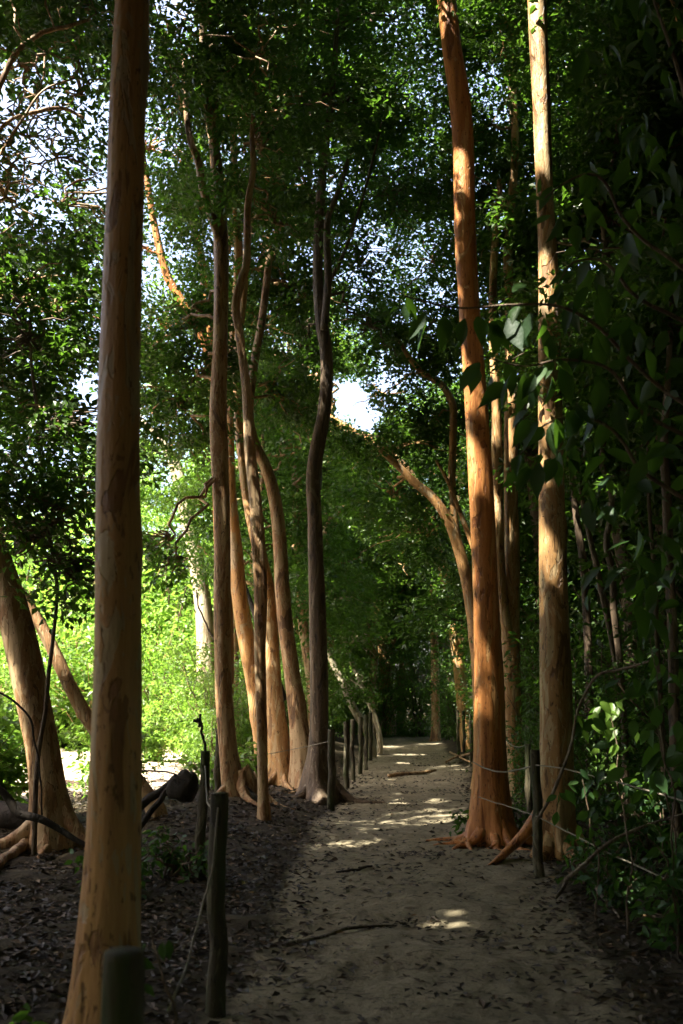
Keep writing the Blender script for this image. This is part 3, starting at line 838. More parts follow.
# pale and sunlit far trunks --------------------------------------------
GF = 'sunlit trunks farther back'
for nm, lab, poly, d, mat, bl in (
    ('leaning_tree', 'pale sunlit trunk leaning left beyond the clearing', [(206, 765, 20), (202, 600, 17), (195, 555, 16), (188, 520, 16), (182, 490, 15), (174, 462, 13), (160, 440, 8), (140, 420, 6)], 22, 'bark_pale', [B(165, 390, 22, 1.4, 110), B(200, 410, 23, 1.0, 60)]),
    ('leaning_tree', 'pale trunk slanting right above the left fence row', [(372, 745, 8), (352, 705, 7.5), (344, 685, 7), (335, 668, 6.5), (326, 648, 6), (314, 625, 7), (300, 600, 5)], 23, 'bark_pale', [B(300, 580, 23.5, 1.1, 90), B(335, 600, 23.5, 1.0, 80)]),
    ('leaning_tree', 'second pale slanting trunk just right of the first above the fence row', [(380, 742, 6), (366, 695, 5), (357, 675, 4.6), (349, 655, 4.2), (344, 635, 5), (335, 600, 4)], 24, 'bark_pale', [B(345, 590, 24.5, 1.1, 90), B(365, 640, 22.5, .9, 60), B(352, 690, 22, .5, 22)]),
    ('slender_tree', 'flaking sunlit trunk rising above the end of the path', [(390, 740, 11), (386, 690, 9), (383, 655, 8), (379, 625, 8), (376, 598, 7), (372, 560, 6), (370, 500, 5)], 33, 'bark_tan', [B(370, 520, 27, 1.5, 130), B(400, 560, 27.5, 1.5, 130), B(360, 590, 27.5, 1.1, 80)]),
    ('leaning_tree', 'sunlit trunk lying low across the bright gap in the canopy', [(470, 770, 12), (440, 560, 12), (405, 470, 11), (380, 448, 10.5), (360, 437, 10), (345, 428, 10), (328, 418, 9), (312, 409, 8), (296, 400, 7), (275, 380, 5)], 24, 'bark_amber', [B(285, 370, 24, 1.2, 80), B(255, 400, 24.5, 1.3, 90), B(405, 520, 24, 1.3, 100)]),
    ('slender_tree', 'reddish curving trunk high beyond the front left trunk', [(225, 760, 12), (221, 600, 12), (216, 450, 11), (213, 385, 10), (208, 350, 9.5), (196, 325, 9), (181, 300, 9), (168, 278, 9.5), (160, 250, 9), (154, 222, 8), (149, 192, 7), (142, 150, 5)], 17, 'bark_red', [B(150, 150, 17, 1.2, 90), B(160, 330, 17.4, 0.9, 50), B(120, 250, 17, 1.2, 90)]),
    ('slender_tree', 'reddish trunk fragment showing through leaves left of the forking trunk', [(228, 760, 11), (224, 500, 11), (216, 370, 10), (210, 320, 10), (205, 285, 9), (199, 245, 8), (189, 215, 7), (184, 170, 5)], 17.8, 'bark_red', [B(190, 160, 18, 1.2, 90), B(210, 320, 18.4, .9, 45)])):
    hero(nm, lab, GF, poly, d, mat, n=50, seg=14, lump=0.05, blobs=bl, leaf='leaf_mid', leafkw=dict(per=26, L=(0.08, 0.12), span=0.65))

# ------------------------------------------------------------------ copies: background trees
def proto_crown(seed, rx, rz, zc, n_blobs, ns, low=0.0, L=(0.12, 0.18)):
    r_ = np.random.default_rng(seed)
    LV = Leaves()
    mb = MB()
    hgt = zc + rz * 0.7
    wobx, woby = r_.normal(0, 0.35 if seed < 26 else 0.12, 2)
    tp = [(0, 0, -0.15), (0.02, 0.0, 0.25), (wobx * 0.3, woby * 0.3, hgt * 0.3), (wobx, woby, hgt * 0.6), (wobx * 0.7, woby * 1.2, hgt)]
    line, lr = tube(mb, tp, [0.17, 0.13, 0.11, 0.08, 0.025], 40, 14, 0.05, (0.08, 0.2, 5, 1.0), 0.08, 4, seed)
    for i in range(n_blobs):
        q = unit(r_.normal(0, 1, 3)) * r_.random() ** 0.4
        c = np.array([q[0] * rx, q[1] * rx, zc + q[2] * rz])
        rad = r_.uniform(0.8, 1.35)
        j = int(np.clip(np.argmin(np.abs(line[:, 2] - (c[2] - 0.8))), 8, 38))
        wood_to(mb, line[j], c, min(0.045, lr[j] * 0.6), 0.01, 0.15, 10, 6)
        blob(LV, c, (rad, rad, rad * 0.72), ns, 8, r_, per=26, L=L, span=0.7, w=0.48)
    v = np.concatenate(mb.v)
    return LV.arr(), (v, np.concatenate(mb.sz), np.concatenate(mb.lp))

PROTO = []
for sd, rx, rz, zc, nb, ns, L in ((21, 2.2, 3.6, 7.6, 16, 36, (0.11, 0.165)), (22, 2.5, 3.0, 8.4, 16, 38, (0.11, 0.165)), (23, 1.9, 4.2, 6.4, 17, 34, (0.10, 0.155)), (24, 2.7, 2.4, 9.2, 15, 42, (0.11, 0.165)), (25, 1.8, 2.8, 4.6, 14, 36, (0.10, 0.155)),
                              (26, 3.2, 2.6, 9.6, 34, 46, (0.14, 0.21)), (27, 2.6, 4.6, 6.8, 40, 42, (0.14, 0.21))):
    A, wd = proto_crown(sd, rx, rz, zc, nb, ns, L=L)
    PROTO.append((A, wd, {}))

def place_tree(k, x, y, rot, sc, label, group, leaf='leaf', barkm='bark_brown', name='forest_tree', drill=True):
    A, wd, cache = PROTO[k]
    z = float(gz(x, y)) - 0.03
    c, s = math.cos(rot), math.sin(rot)
    Pw = (A[:, :3] + A[:, 3:6] * A[:, 9:10] * 0.5) * sc
    Pw = np.column_stack([Pw[:, 0] * c - Pw[:, 1] * s + x, Pw[:, 0] * s + Pw[:, 1] * c + y, Pw[:, 2] + z])
    km = keep_mask(Pw, A[:, 9] * sc) if drill else np.ones(len(Pw), bool)
    if km.sum() < 900:
        return None
    e = empty(name, (x, y, z), label, 'tree', group)
    e.rotation_euler = (0, 0, rot)
    e.scale = (sc, sc, sc)
    wk = 'w' + barkm
    if wk not in cache:
        cache[wk] = mesh_from('trunk', wd[0], wd[1], wd[2], M[barkm])
    link('trunk', cache[wk], e)
    if km.all():
        lk = 'l' + leaf
        if lk not in cache:
            cache[lk] = leaf_mesh('crown', A, M[leaf])
        me = cache[lk]
    else:
        me = leaf_mesh('crown', A[km], M[leaf])
    link('crown', me, e)
    return e

def scatter(pts, label, group, kinds, leaf='leaf', barkm='bark_brown', sc=(0.85, 1.2)):
    for (x, y) in pts:
        place_tree(int(rng.choice(kinds)), x, y, rng.uniform(0, 6.28), rng.uniform(*sc), label, group, leaf, barkm)

scatter([(2.9, 17.5), (4.6, 15), (6.2, 18), (4.2, 20.5), (6.8, 23), (3.8, 25), (8.5, 20), (5.6, 28), (9, 27), (7.6, 14), (5.2, 11.6), (8.2, 11), (3.9, 13.2), (4.6, 17.4), (6.0, 13.6), (5.4, 20.5), (7.4, 16.8)],
        'leafy forest tree deep in the dark wood right of the path', 'trees deep in the wood right of the path', [4, 2, 4, 0], 'leaf', 'bark_dark')
scatter([(-0.6, 22), (-2.2, 21), (-1.2, 26), (-0.2, 30), (-3.2, 28), (1.6, 33), (0.2, 36), (3.4, 32), (-2.4, 34), (2.6, 38)],
        'leafy forest tree around the far end of the path', 'trees around the far end of the path', [0, 2, 4], 'leaf_mid', 'bark_brown', (0.8, 1.05))
scatter([(-0.5, 24.4), (0.9, 31), (2.7, 29.4), (1.4, 37), (-1, 38), (4.6, 36), (3.5, 22.2), (3.3, 27), (-1.6, 20.4), (-1.7, 30.5), (0, 33), (2, 34), (-0.9, 27.5)], 'leafy forest tree around the far end of the path', 'trees around the far end of the path', [4, 4, 2], 'leaf', 'bark_brown', (0.9, 1.25))
scatter([(-6.5, 29), (-9.5, 31), (-13, 29), (-5, 34), (-9, 37), (-14, 35), (-18, 26), (-18, 32)],
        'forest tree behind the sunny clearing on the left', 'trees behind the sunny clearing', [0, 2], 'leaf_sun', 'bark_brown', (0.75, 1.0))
# trees beside and behind the viewpoint, whose crowns shade the path
GS, LS = 'trees around the viewpoint', 'tall forest tree standing outside the picture, shading the path'
scatter([(-5.0, 3.2), (-8.6, 6.4), (-6.0, 8.6), (-9.6, 10.4), (-7.6, 9.6), (-4.6, -0.6), (-2.6, -2.4), (-6.6, -3.6), (0.6, -4.5), (3.2, -1.5), (4.6, 3.4), (6.5, 0.5), (5.9, 6.6), (-8.2, 1.4), (-1.0, -8.5), (7.4, 9.0), (0.4, -1.6), (6.4, 12.4), (8.6, 15.5)],
        LS, GS, [5], 'leaf', 'bark_amber', (0.95, 1.15))
scatter([(-9.5, -2), (-14, 2), (4.6, -8.5), (-8.5, -4.5), (0, -10), (8.4, 6.0), (8.6, 10.8), (7.8, -4), (-8, -7.5), (-3.5, -9), (2.0, -9.5), (6.5, -6.5), (9.5, -2), (9.5, 3.5), (9.8, 8.5), (11, 13), (-6.0, -10.5), (5, -11.5), (11, -7), (12.5, 18), (-12, -5), (12, 23), (10.5, 28)],
        LS, GS, [6], 'leaf', 'bark_amber', (0.95, 1.2))
scatter([(-7.0, 12.4), (-4.5, 8.0), (-6.6, 4.6), (5.0, 9.6), (4.6, 7.4), (-4.9, 10.2), (2.4, -3.2), (-7.4, 12.8), (-2.4, -0.8), (5.2, 5.2)], LS, GS, [5], 'leaf', 'bark_amber', (1.45, 1.6))
scatter([(-2.0, -5), (3.5, -5), (-6, -6.5), (6, -3), (0.5, -7), (-5, -3), (8, 1)], LS, GS, [6], 'leaf', 'bark_amber', (0.7, 0.85))

# far wood as one mass ----------------------------------------------------
def far_wood():
    LV = Leaves()
    r_ = np.random.default_rng(77)
    for i in range(240):
        a = r_.uniform(-0.62, 0.62)
        dist = r_.uniform(38, 56)
        top = 11 + 4 * math.sin(a * 9) + r_.uniform(-1, 2)
        if a < -0.12:
            top -= 3.5
        x, y = math.sin(a) * dist, math.cos(a) * dist
        z = top * r_.random() ** 0.9
        blob(LV, (x, y, z + 0.6), (2.2, 1.6, 1.5), 34, 8, r_, per=24, L=(0.17, 0.27), span=1.0, w=0.5)
    for i in range(200):
        a = r_.uniform(0.62, 2 * math.pi - 0.62)
        dist = r_.uniform(26, 42)
        blob(LV, (math.sin(a) * dist, math.cos(a) * dist, 10 * r_.random()), (3.4, 3.4, 2.2), 14, 8, r_, per=22, L=(0.6, 0.9), span=2.4, w=0.5)
    A = LV.arr()
    me = leaf_mesh('distant_wood', A[keep_mask(A[:, :3], A[:, 9])], M['leaf_far'])
    o = link('distant_wood', me)
    o['kind'] = 'stuff'
    o['label'] = 'dense green wood closing the view in the distance'
    o['category'] = 'wood'
far_wood()

# ------------------------------------------------------------------ shrubs
def proto_shrub(seed, rx, h, n_st, ns, per, L, span, detail, w=0.48, low=0.12):
    r_ = np.random.default_rng(seed)
    LV = Leaves(); mb = MB()
    for i in range(n_st):
        a = r_.uniform(0, 6.28)
        rr = rx * r_.random() ** 0.6
        top = np.array([math.cos(a) * rr, math.sin(a) * rr, h * r_.uniform(0.45, 1.0) * (1 - 0.35 * (rr / rx) ** 2)])
        mid = top * np.array([0.45, 0.45, 0.6]) + r_.normal(0, 0.06, 3)
        st = np.array([r_.normal(0, 0.08), r_.normal(0, 0.08), -0.05])
        p, _ = tube(mb, [st, mid, top], [0.014, 0.01, 0.003], 14, 6, 0.03, None, 0.05)
        k = p[int(14 * low):]
        c = k[r_.integers(0, len(k), ns)] + r_.normal(0, 0.13 * h / 1.6, (ns, 3))
        c[:, 2] = np.maximum(c[:, 2], 0.06)
        out = unit(c - np.array([0, 0, h * 0.4])) * np.array([1, 1, 0.5])
        sprays(LV, c, out, per=per, L=L, span=span, w=w, droop=0.4, r_=r_)
    A = LV.arr()
    A[:, 2] = np.maximum(A[:, 2], 0.03)
    return A, (np.concatenate(mb.v), np.concatenate(mb.sz), np.concatenate(mb.lp)), detail

SH = {
    'fine': proto_shrub(31, 0.9, 1.8, 16, 9, 24, (0.05, 0.085), 0.4, 0),
    'fine2': proto_shrub(32, 1.1, 2.6, 18, 10, 24, (0.055, 0.09), 0.45, 0),
    'broad': proto_shrub(33, 0.8, 1.5, 11, 5, 8, (0.10, 0.17), 0.38, 1, 0.5),
    'broad2': proto_shrub(34, 0.9, 2.3, 12, 6, 8, (0.11, 0.18), 0.42, 1, 0.46),
    'low': proto_shrub(35, 0.35, 0.42, 9, 4, 7, (0.05, 0.09), 0.2, 1, 0.5, 0.3),
    'clear': proto_shrub(36, 1.3, 2.4, 20, 8, 14, (0.13, 0.20), 0.6, 0, 0.6),
    'clear2': proto_shrub(37, 1.5, 3.4, 22, 8, 14, (0.13, 0.21), 0.65, 0, 0.6),
}
SHC = {}
def shrub(kind, x, y, sc, label, group, leaf, name='shrub', cat='shrub', rot=None):
    A, wd, det = SH[kind]
    key = (kind, leaf)
    if key not in SHC:
        SHC[key] = (leaf_mesh('foliage', A, M[leaf], det), mesh_from('stems', wd[0], wd[1], wd[2], M['bark_dark'] if 'clear' not in kind else M['bark_brown']))
    e = empty(name, (x, y, float(gz(x, y))), label, cat, group)
    e.rotation_euler = (0, 0, rng.uniform(0, 6.28) if rot is None else rot)
    e.scale = (sc, sc, sc)
    link('foliage', SHC[key][0], e)
    link('stems', SHC[key][1], e)
    return e

# dark undergrowth right of the path
G1, L1 = 'shrubs of the dark undergrowth right of the path', 'dark leafy shrub in the dense undergrowth right of the path'
for (x, y, k, sc) in ((2.75, 6.6, 'broad', .75), (3.3, 6.2, 'broad2', .95), (3.0, 7.6, 'broad2', .9), (3.7, 8.0, 'fine2', .9), (2.75, 9.2, 'broad', .7), (3.4, 9.8, 'fine2', 1.0), (4.4, 9, 'fine2', 1.2), (2.4, 11.4, 'fine', .7),
                      (2.9, 11.2, 'fine2', .9), (3.8, 11.6, 'broad2', 1.1), (4.7, 12.4, 'fine2', 1.2), (2.6, 13.2, 'fine', .9), (3.4, 13.6, 'fine2', 1.1), (4.4, 14.5, 'fine2', 1.3), (2.7, 15.3, 'fine', .9), (3.5, 16.2, 'fine2', 1.2),
                      (3.0, 18.2, 'fine', 1.0), (3.9, 18.6, 'fine2', 1.3), (3.2, 20.4, 'fine2', .9), (4.4, 21.5, 'fine2', 1.4), (3.4, 22.8, 'fine2', 1.0), (3.7, 25, 'fine2', 1.3), (3.3, 27.4, 'fine2', 1.2), (5.4, 17, 'fine2', 1.5),
                      (5.6, 13.5, 'fine2', 1.5), (5.2, 10.2, 'fine2', 1.4), (4.2, 7.0, 'broad2', 1.3), (3.9, 5.4, 'broad2', 1.0), (6.5, 15.5, 'fine2', 1.7), (7.0, 19, 'fine2', 1.8), (5.6, 24, 'fine2', 1.8), (2.55, 5.4, 'broad', .55), (2.9, 4.6, 'broad', .7), (4.4, 12.9, 'fine2', 2.0), (5.4, 15.2, 'fine2', 2.1), (5.3, 11.2, 'fine2', 1.9), (4.3, 16.6, 'fine2', 1.9), (6.6, 18, 'fine2', 2.3), (4.6, 8.4, 'broad2', 1.8), (3.9, 9.6, 'broad2', 1.6), (3.6, 6.6, 'broad2', 1.5), (4.1, 7.6, 'fine2', 1.7), (5.4, 9.2, 'fine2', 2.0)):
    shrub(k, x, y, sc, L1, G1, 'leaf_broad' if 'broad' in k else 'leaf')
# thicket that closes the end of the path
G2, L2 = 'thicket at the far end of the path', 'bushy green shrub in the thicket closing the far end of the path'
for (x, y, sc) in ((1.2, 31.5, 1.2), (2.4, 32, 1.4), (0.4, 31, 1.3), (-0.4, 29.5, 1.2), (3.2, 30, 1.2), (1.8, 34, 1.8), (0.2, 34, 1.7), (3.6, 34, 1.8), (-1.4, 32, 1.6), (-0.6, 27, 1.1), (-1.4, 28.4, 1.3), (-0.9, 24.8, 1.0), (-1.9, 25, 1.3), (-1.3, 22.4, 1.0), (-2.6, 22.4, 1.3), (-1.5, 20.2, .9), (-2.6, 19.6, 1.1), (-2.2, 17.6, .8)):
    shrub('fine2', x, y, sc, L2, G2, 'leaf_mid')
# sunlit shrubs of the clearing
G3, L3 = 'sunlit shrubs behind the clearing', 'bright green sunlit shrub on the far side of the sandy clearing'
for (x, y, k, sc) in ((-3.0, 21.5, 'clear', .8), (-4.2, 22.8, 'clear', 1.0), (-5.4, 22.5, 'clear2', 1.0), (-6.6, 23.5, 'clear', 1.2), (-7.8, 22.6, 'clear2', 1.0), (-9.0, 23.8, 'clear2', 1.1), (-10.4, 22.5, 'clear', 1.2), (-4.8, 25, 'clear2', 1.2), (-6.8, 26, 'clear2', 1.4), (-9, 26.5, 'clear2', 1.4), (-11.5, 25.5, 'clear2', 1.3),
                      (-3.2, 24.6, 'clear2', 1.0), (-12.6, 22, 'clear2', 1.1), (-5.6, 28.6, 'clear2', 1.6), (-8.2, 29.4, 'clear2', 1.6), (-11, 30, 'clear2', 1.7), (-3.4, 29.6, 'clear2', 1.4), (-13.5, 28, 'clear2', 1.6), (-2.6, 19.2, 'clear', .5), (-3.6, 19.6, 'clear', .5), (-4.6, 27, 'clear2', 2.0), (-6.8, 28.4, 'clear2', 2.2), (-9.4, 28, 'clear2', 2.2), (-3.4, 27.4, 'clear2', 1.8), (-11.8, 28.6, 'clear2', 2.2), (-5.4, 31, 'clear2', 2.6), (-8, 32, 'clear2', 2.6), (-10.6, 32, 'clear2', 2.6)):
    rr_ = (x * 7.3 + y * 3.1) % 1
    if rr_ < .22:
        k = 'fine2'
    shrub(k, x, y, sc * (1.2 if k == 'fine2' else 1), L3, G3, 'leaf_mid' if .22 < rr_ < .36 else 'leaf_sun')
p = at(8, 700, 10.6)
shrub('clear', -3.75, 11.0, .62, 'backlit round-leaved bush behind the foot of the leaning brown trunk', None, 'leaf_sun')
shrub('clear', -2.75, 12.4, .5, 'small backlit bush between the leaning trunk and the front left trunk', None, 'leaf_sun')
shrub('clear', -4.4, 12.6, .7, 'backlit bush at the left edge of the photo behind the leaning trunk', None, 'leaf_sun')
shrub('low', -1.62, 7.6, 1.1, 'low dark plant beside the bent dead branches', None, 'leaf_broad', 'low_plant', 'plant')
shrub('low', -1.32, 8.4, 1.0, 'low green plant behind the rope post on the left', None, 'leaf_broad', 'low_plant', 'plant')
shrub('low', -1.25, 3.5, 1.3, 'dark leafy plant in the bottom left corner', None, 'leaf_broad', 'low_plant', 'plant')
shrub('low', -0.72, 3.6, .75, 'small seedling beside the foot of the front left trunk', None, 'leaf_broad', 'low_plant', 'plant')
shrub('low', -1.5, 15.6, 1.5, 'leafy plant at the foot of the clump, in dappled light', None, 'leaf_mid', 'low_plant', 'plant')
shrub('low', -0.95, 18.2, 2.0, 'bright leafy plant behind the left fence row', None, 'leaf_mid', 'low_plant', 'plant')
shrub('low', -1.75, 13.8, 1.5, 'leafy green plant left of the clump foot', None, 'leaf_mid', 'low_plant', 'plant')
shrub('low', 1.55, 10.6, 1.1, 'small green plant between the two big right trunks', None, 'leaf_broad', 'low_plant', 'plant')
shrub('low', 2.05, 8.3, 1.2, 'small leafy plant at the foot of the tan trunk', None, 'leaf_broad', 'low_plant', 'plant')
shrub('broad', 1.93, 7.3, .42, 'low broad-leaved shrub in front of the tan trunk', None, 'leaf_broad')
shrub('broad', 2.0, 6.2, .6, 'broad-leaved shrub with a few sunlit leaves near the right edge', None, 'leaf_broad')

# broad leaved branch reaching in from the right -----------------------------
def broadleaf_tree():
    d = 4.9
    e_org = (2.05, 4.9, float(gz(2.05, 4.9)))
    e = empty('broadleaf_sapling', e_org, 'broad-leaved young tree on the right, its leafy boughs hanging across the trunks', 'tree', None)
    mb = MB()
    tube(mb, [(2.05, 4.9, -0.1), (2.0, 4.9, 1.0), (1.98, 4.95, 2.2), (1.9, 4.9, 3.4), (1.85, 4.9, 4.6), (1.7, 5.0, 5.6)], [0.03, 0.026, 0.022, 0.018, 0.013, 0.005], 50, 10, 0.04, None, 0.04)
    mb.build('trunk', M['bark_dark'], e, e_org)
    LV = Leaves()
    r_ = np.random.default_rng(91)
    L_ = [(406, 297, -60, .11, .5), (401, 306, 215, .13, .6), (430, 314, 250, .17, .25), (446, 316, 262, .16, .2), (465, 318, 262, .13, .35), (478, 316, 275, .15, .15), (492, 320, 275, .18, .2), (508, 318, 285, .18, .2), (517, 306, 235, .13, .8), (512, 292, 40, .10, .7), (532, 312, 255, .12, .3), (544, 326, 268, .15, .25),
          (480, 362, 228, .16, .7), (492, 374, 262, .14, .2), (512, 372, 250, .18, .15), (524, 374, 262, .19, .15), (530, 374, 290, .15, .2), (544, 366, 240, .13, .85), (552, 376, 262, .14, .4), (560, 368, 290, .16, .2),
          (528, 418, 245, .13, .35), (538, 420, 235, .15, .25), (556, 420, 262, .16, .85), (566, 426, 240, .10, .95), (573, 410, 260, .16, .3), (588, 404, 275, .18, .2), (530, 468, 235, .12, .5), (520, 462, 250, .13, .3), (540, 462, 258, .15, .2), (560, 452, 265, .14, .15), (572, 446, 280, .14, .15),
          (575, 272, 200, .13, .55), (590, 270, 250, .16, .2), (604, 290, 265, .18, .15), (560, 290, 240, .13, .5), (572, 300, 280, .16, .2), (600, 330, 270, .19, .15), (620, 320, 280, .19, .15), (584, 340, 265, .16, .2), (600, 380, 265, .17, .2), (618, 400, 280, .17, .2), (545, 200, 190, .12, .8), (560, 215, 250, .14, .3), (575, 225, 265, .14, .3), (552, 186, 240, .12, .4), (590, 170, 265, .14, .25), (585, 195, 280, .14, .2)]
    # boughs
    boughs = [[(668, 430), (630, 360), (600, 325), (560, 308), (510, 305), (460, 308), (404, 296)], [(668, 450), (640, 410), (600, 365), (560, 360), (530, 366), (480, 356)], [(666, 520), (640, 470), (600, 420), (570, 418), (545, 425), (520, 455)], [(664, 330), (630, 290), (600, 262), (575, 262), (560, 280)], [(660, 280), (625, 220), (590, 175), (560, 186), (545, 198)]]
    for bi, bl in enumerate(boughs):
        b = MB()
        dd = np.linspace(0, 0.15 * (bi % 3 - 1), len(bl))
        pts = [at(u, v, d + q) for (u, v), q in zip(bl, dd)]
        pts[0] = np.array([1.93 if bi < 3 else 1.87, 4.92, pts[0][2]])
        tube(b, pts, np.linspace(0.012, 0.0035, len(bl)), 40, 7, 0.03, None, 0.01)
        b.build('bough', M['bark_dark'], e, e_org)
    for (u, v, ang, L, t) in L_ + [(u + r_.normal(0, 9), v + r_.normal(0, 7), ang + r_.normal(0, 25), L * .85, t) for (u, v, ang, L, t) in L_]:
        L *= 1.25
        p = at(u, v, d + r_.normal(0, 0.08))
        a = R(ang)
        dv = np.array([math.cos(a), r_.normal(0, 0.45), math.sin(a)])
        n = np.array([r_.normal(0, 0.5), -0.75 + r_.normal(0, 0.4), 0.55])
        LV.add(p[None], dv[None], n[None], L, 0.43, t)
    # random hanging leaves filling the right edge
    K = 640
    u = r_.uniform(575, 760, K); v = r_.uniform(-60, 620, K)
    keep = (u - 575) / 130 + r_.normal(0, .25, K) > 0.25 + 0.25 * np.sin(v / 46.0)
    for uu, vv in zip(u[keep], v[keep]):
        p = at(uu, vv, 5.3 + r_.normal(0, 0.45))
        a = R(r_.normal(262, 32))
        dv = np.array([math.cos(a), r_.normal(0, 0.6), math.sin(a)])
        n = np.array([r_.normal(0, 0.6), -0.6 + r_.normal(0, 0.6), 0.6])
        LV.add(p[None], dv[None], n[None], r_.uniform(.07, .21), r_.uniform(.34, .52), r_.uniform(0, .55))
    A = LV.arr()
    link('leaves', leaf_mesh('leaves', A, M['leaf_broad'], 1, e_org), e)
broadleaf_tree()

def sprig(u, v, d, n, spread, L, label, tmin=.3):
    """a leafy sprig standing in the right undergrowth"""
    top = at(u, v, d)
    g = float(gz(top[0] + .05, d))
    org = (top[0] + .05, d, g)
    e = empty('leafy_sprig', org, label, 'plant', 'leafy sprigs at the right')
    mb = MB()
    line, _ = tube(mb, [(org[0], d, g - .05), (org[0] + .03, d + .03, (g + top[2]) / 2), tuple(top + np.array([0, 0, .1]))], [.007, .006, .003], 20, 6, .03, None, .02)
    mb.build('stem', M['bark_dark'], e, org)
    LV = Leaves(); r_ = np.random.default_rng(int(u * 7 + v))
    for i in range(n):
        p = top + r_.normal(0, 1, 3) * np.array([spread, spread, spread * 1.3])
        a = R(r_.normal(265, 40))
        LV.add(p[None], np.array([[math.cos(a), r_.normal(0, .5), math.sin(a)]]), np.array([[r_.normal(0, .5), -.6, .6 + r_.normal(0, .3)]]), r_.uniform(*L), .5, r_.uniform(tmin, 1))
    link('leaves', leaf_mesh('leaves', LV.arr(), M['leaf_broad'] if tmin < .5 else M['leaf_mid'], 1, org), e)
sprig(610, 722, 6.6, 26, .11, (.08, .13), 'bright green sprig of hanging leaves right of the tan trunk', .5)
sprig(583, 795, 6.9, 20, .10, (.08, .13), 'sprig with one bright leaf at the foot of the tan trunk', .2)
sprig(650, 650, 6.2, 12, .10, (.08, .12), 'sprig with a lit hanging leaf near the right edge', .3)
sprig(655, 715, 6.0, 22, .16, (.1, .15), 'dark leafy sprig at the right edge below the pale twig', .1)
sprig(150, 955, 3.7, 7, .05, (.05, .08), 'tiny seedling with two pale leaves beside the nearest post', .4)

# ------------------------------------------------------------------ fence
def post(u, vtop, d, w, label, group, h=None, lean=0.0, topcut=0.0, name='fence_post', vbot=None):
    top = at(u, vtop, d)
    x = top[0]
    g = float(gz(x, d))
    mb = MB()
    r = w * pxm(d) / 2
    lx = lean
    pts = [(x - lx, d, g - 0.25), (x - lx * 0.7, d, g + 0.2), (x - lx * .3, d, (g + top[2]) / 2 + .1), (x, d, top[2] - 0.02), (x, d, top[2])]
    tube(mb, pts, [r * 1.08, r * 1.05, r, r * 0.98, r * 0.95], 60, 16, 0.045, None, 0.008, 6, cap=0.05)
    o = mb.build(name, M['post'], None, (x, d, g))
    return tag(o, label, 'fence post', group)

GL, GR = 'posts of the left fence', 'posts of the right fence'
post(124, 951, 2.35, 41, 'nearest dark fence post, cut off by the bottom edge before the thick trunk', GL)
post(219.5, 793, 5.0, 17.5, 'mossy fence post at left from which a pale rope hangs', GL)
post(205.5, 751, 8.4, 9.5, 'thin dark post behind the rope post, topped by a dry twig', GL, lean=0.03)
post(219, 729, 13.0, 6.5, 'green post in front of the mottled trunk of the clump', GL)
for (u, vt, d, w, lab) in ((331.5, 729, 13.3, 7, 'first post of the left row, right of the s-shaped trunk'), (346.5, 721.5, 16.1, 5.5, 'second post of the left row beyond the s-shaped trunk'),
                           (352.5, 719.5, 17.5, 4.5, 'third post of the left row beyond the s-shaped trunk'), (360.5, 717, 18.9, 4.2, 'fourth post of the left row beyond the s-shaped trunk'),
                           (366, 715, 20, 4, 'fifth post of the left row beyond the s-shaped trunk'), (370.5, 712.5, 22, 3.6, 'sixth post of the left row beyond the s-shaped trunk'), (374, 711, 24, 3.2, 'farthest post of the left row, by the end of the path')):
    post(u, vt, d, w, lab, GL)
post(535, 750, 8.6, 9.5, 'greenish fence post right of the path, between the two big trunks', GR)
post(527.5, 744, 10.9, 6, 'dark thin post just behind the greenish right post', GR)
for (u, vt, d, w, lab) in ((457.5, 710, 23.5, 3, 'leftmost far post of the right fence, near the path end'), (463.5, 711, 22.5, 3, 'middle far post of the right fence'), (470.5, 714, 20.5, 3.2, 'far right fence post closest to the cinnamon trunk')):
    post(u, vt, d, w, lab, GR)

def rope(label, pts, r=0.006, name='rope', mat='rope', n=40, cat='rope', group='fence ropes'):
    mb = MB()
    tube(mb, pts, [r] * len(pts), n, 7, 0.05, None, 0.006)
    o = mb.build(name, M[mat], None, tuple(pts[0]))
    return tag(o, label, cat, group)

rope('pale rope hanging from the mossy left post down to the ground', [at(218, 808, 4.9), at(214, 850, 4.75), at(207, 890, 4.55), at(197, 930, 4.3), at(184, 970, 4.0), at(168, 1012, 3.75)], 0.005)
rope('short pale rope slung between the thin dark post and the mossy left post', [at(205, 766, 8.3), at(206.5, 790, 7.6), at(210, 808, 6.4), at(215, 812, 5.1)], 0.006)
rope('faint rope along the clump to the first post of the left row', [at(219, 760, 13.0), at(250, 757, 13.8), at(290, 750, 14), at(331, 741, 13.3)], 0.005)
rope('sagging rope from the cinnamon trunk to the greenish right post', [at(473, 762, 10.2), at(484, 768, 9.9), at(499, 771.5, 9.5), at(517, 770, 9.0), at(533, 766, 8.7)], 0.007)
rope('upper rope running from the greenish post out to the right edge', [at(536, 765, 8.55), at(560, 768, 8.2), at(600, 778, 7.5), at(645, 790, 6.9), at(690, 802, 6.3), at(760, 818, 5.5)], 0.006)
rope('lower rope running from the greenish post out to the right edge', [at(536, 816, 8.55), at(570, 833, 8.0), at(615, 856, 7.3), at(655, 874, 6.6), at(690, 890, 6.1), at(760, 920, 5.4)], 0.006)
rope('thin lower rope across the foot of the cinnamon trunk', [at(479, 797, 10.1), at(500, 804, 9.6), at(522, 811, 9.0), at(535, 816, 8.6)], 0.005)
rope('rope sagging behind the cinnamon trunk to the dark thin post', [at(500, 730, 12.5), at(508, 742, 12), at(517, 747, 11.5), at(527, 744, 10.9)], 0.006)

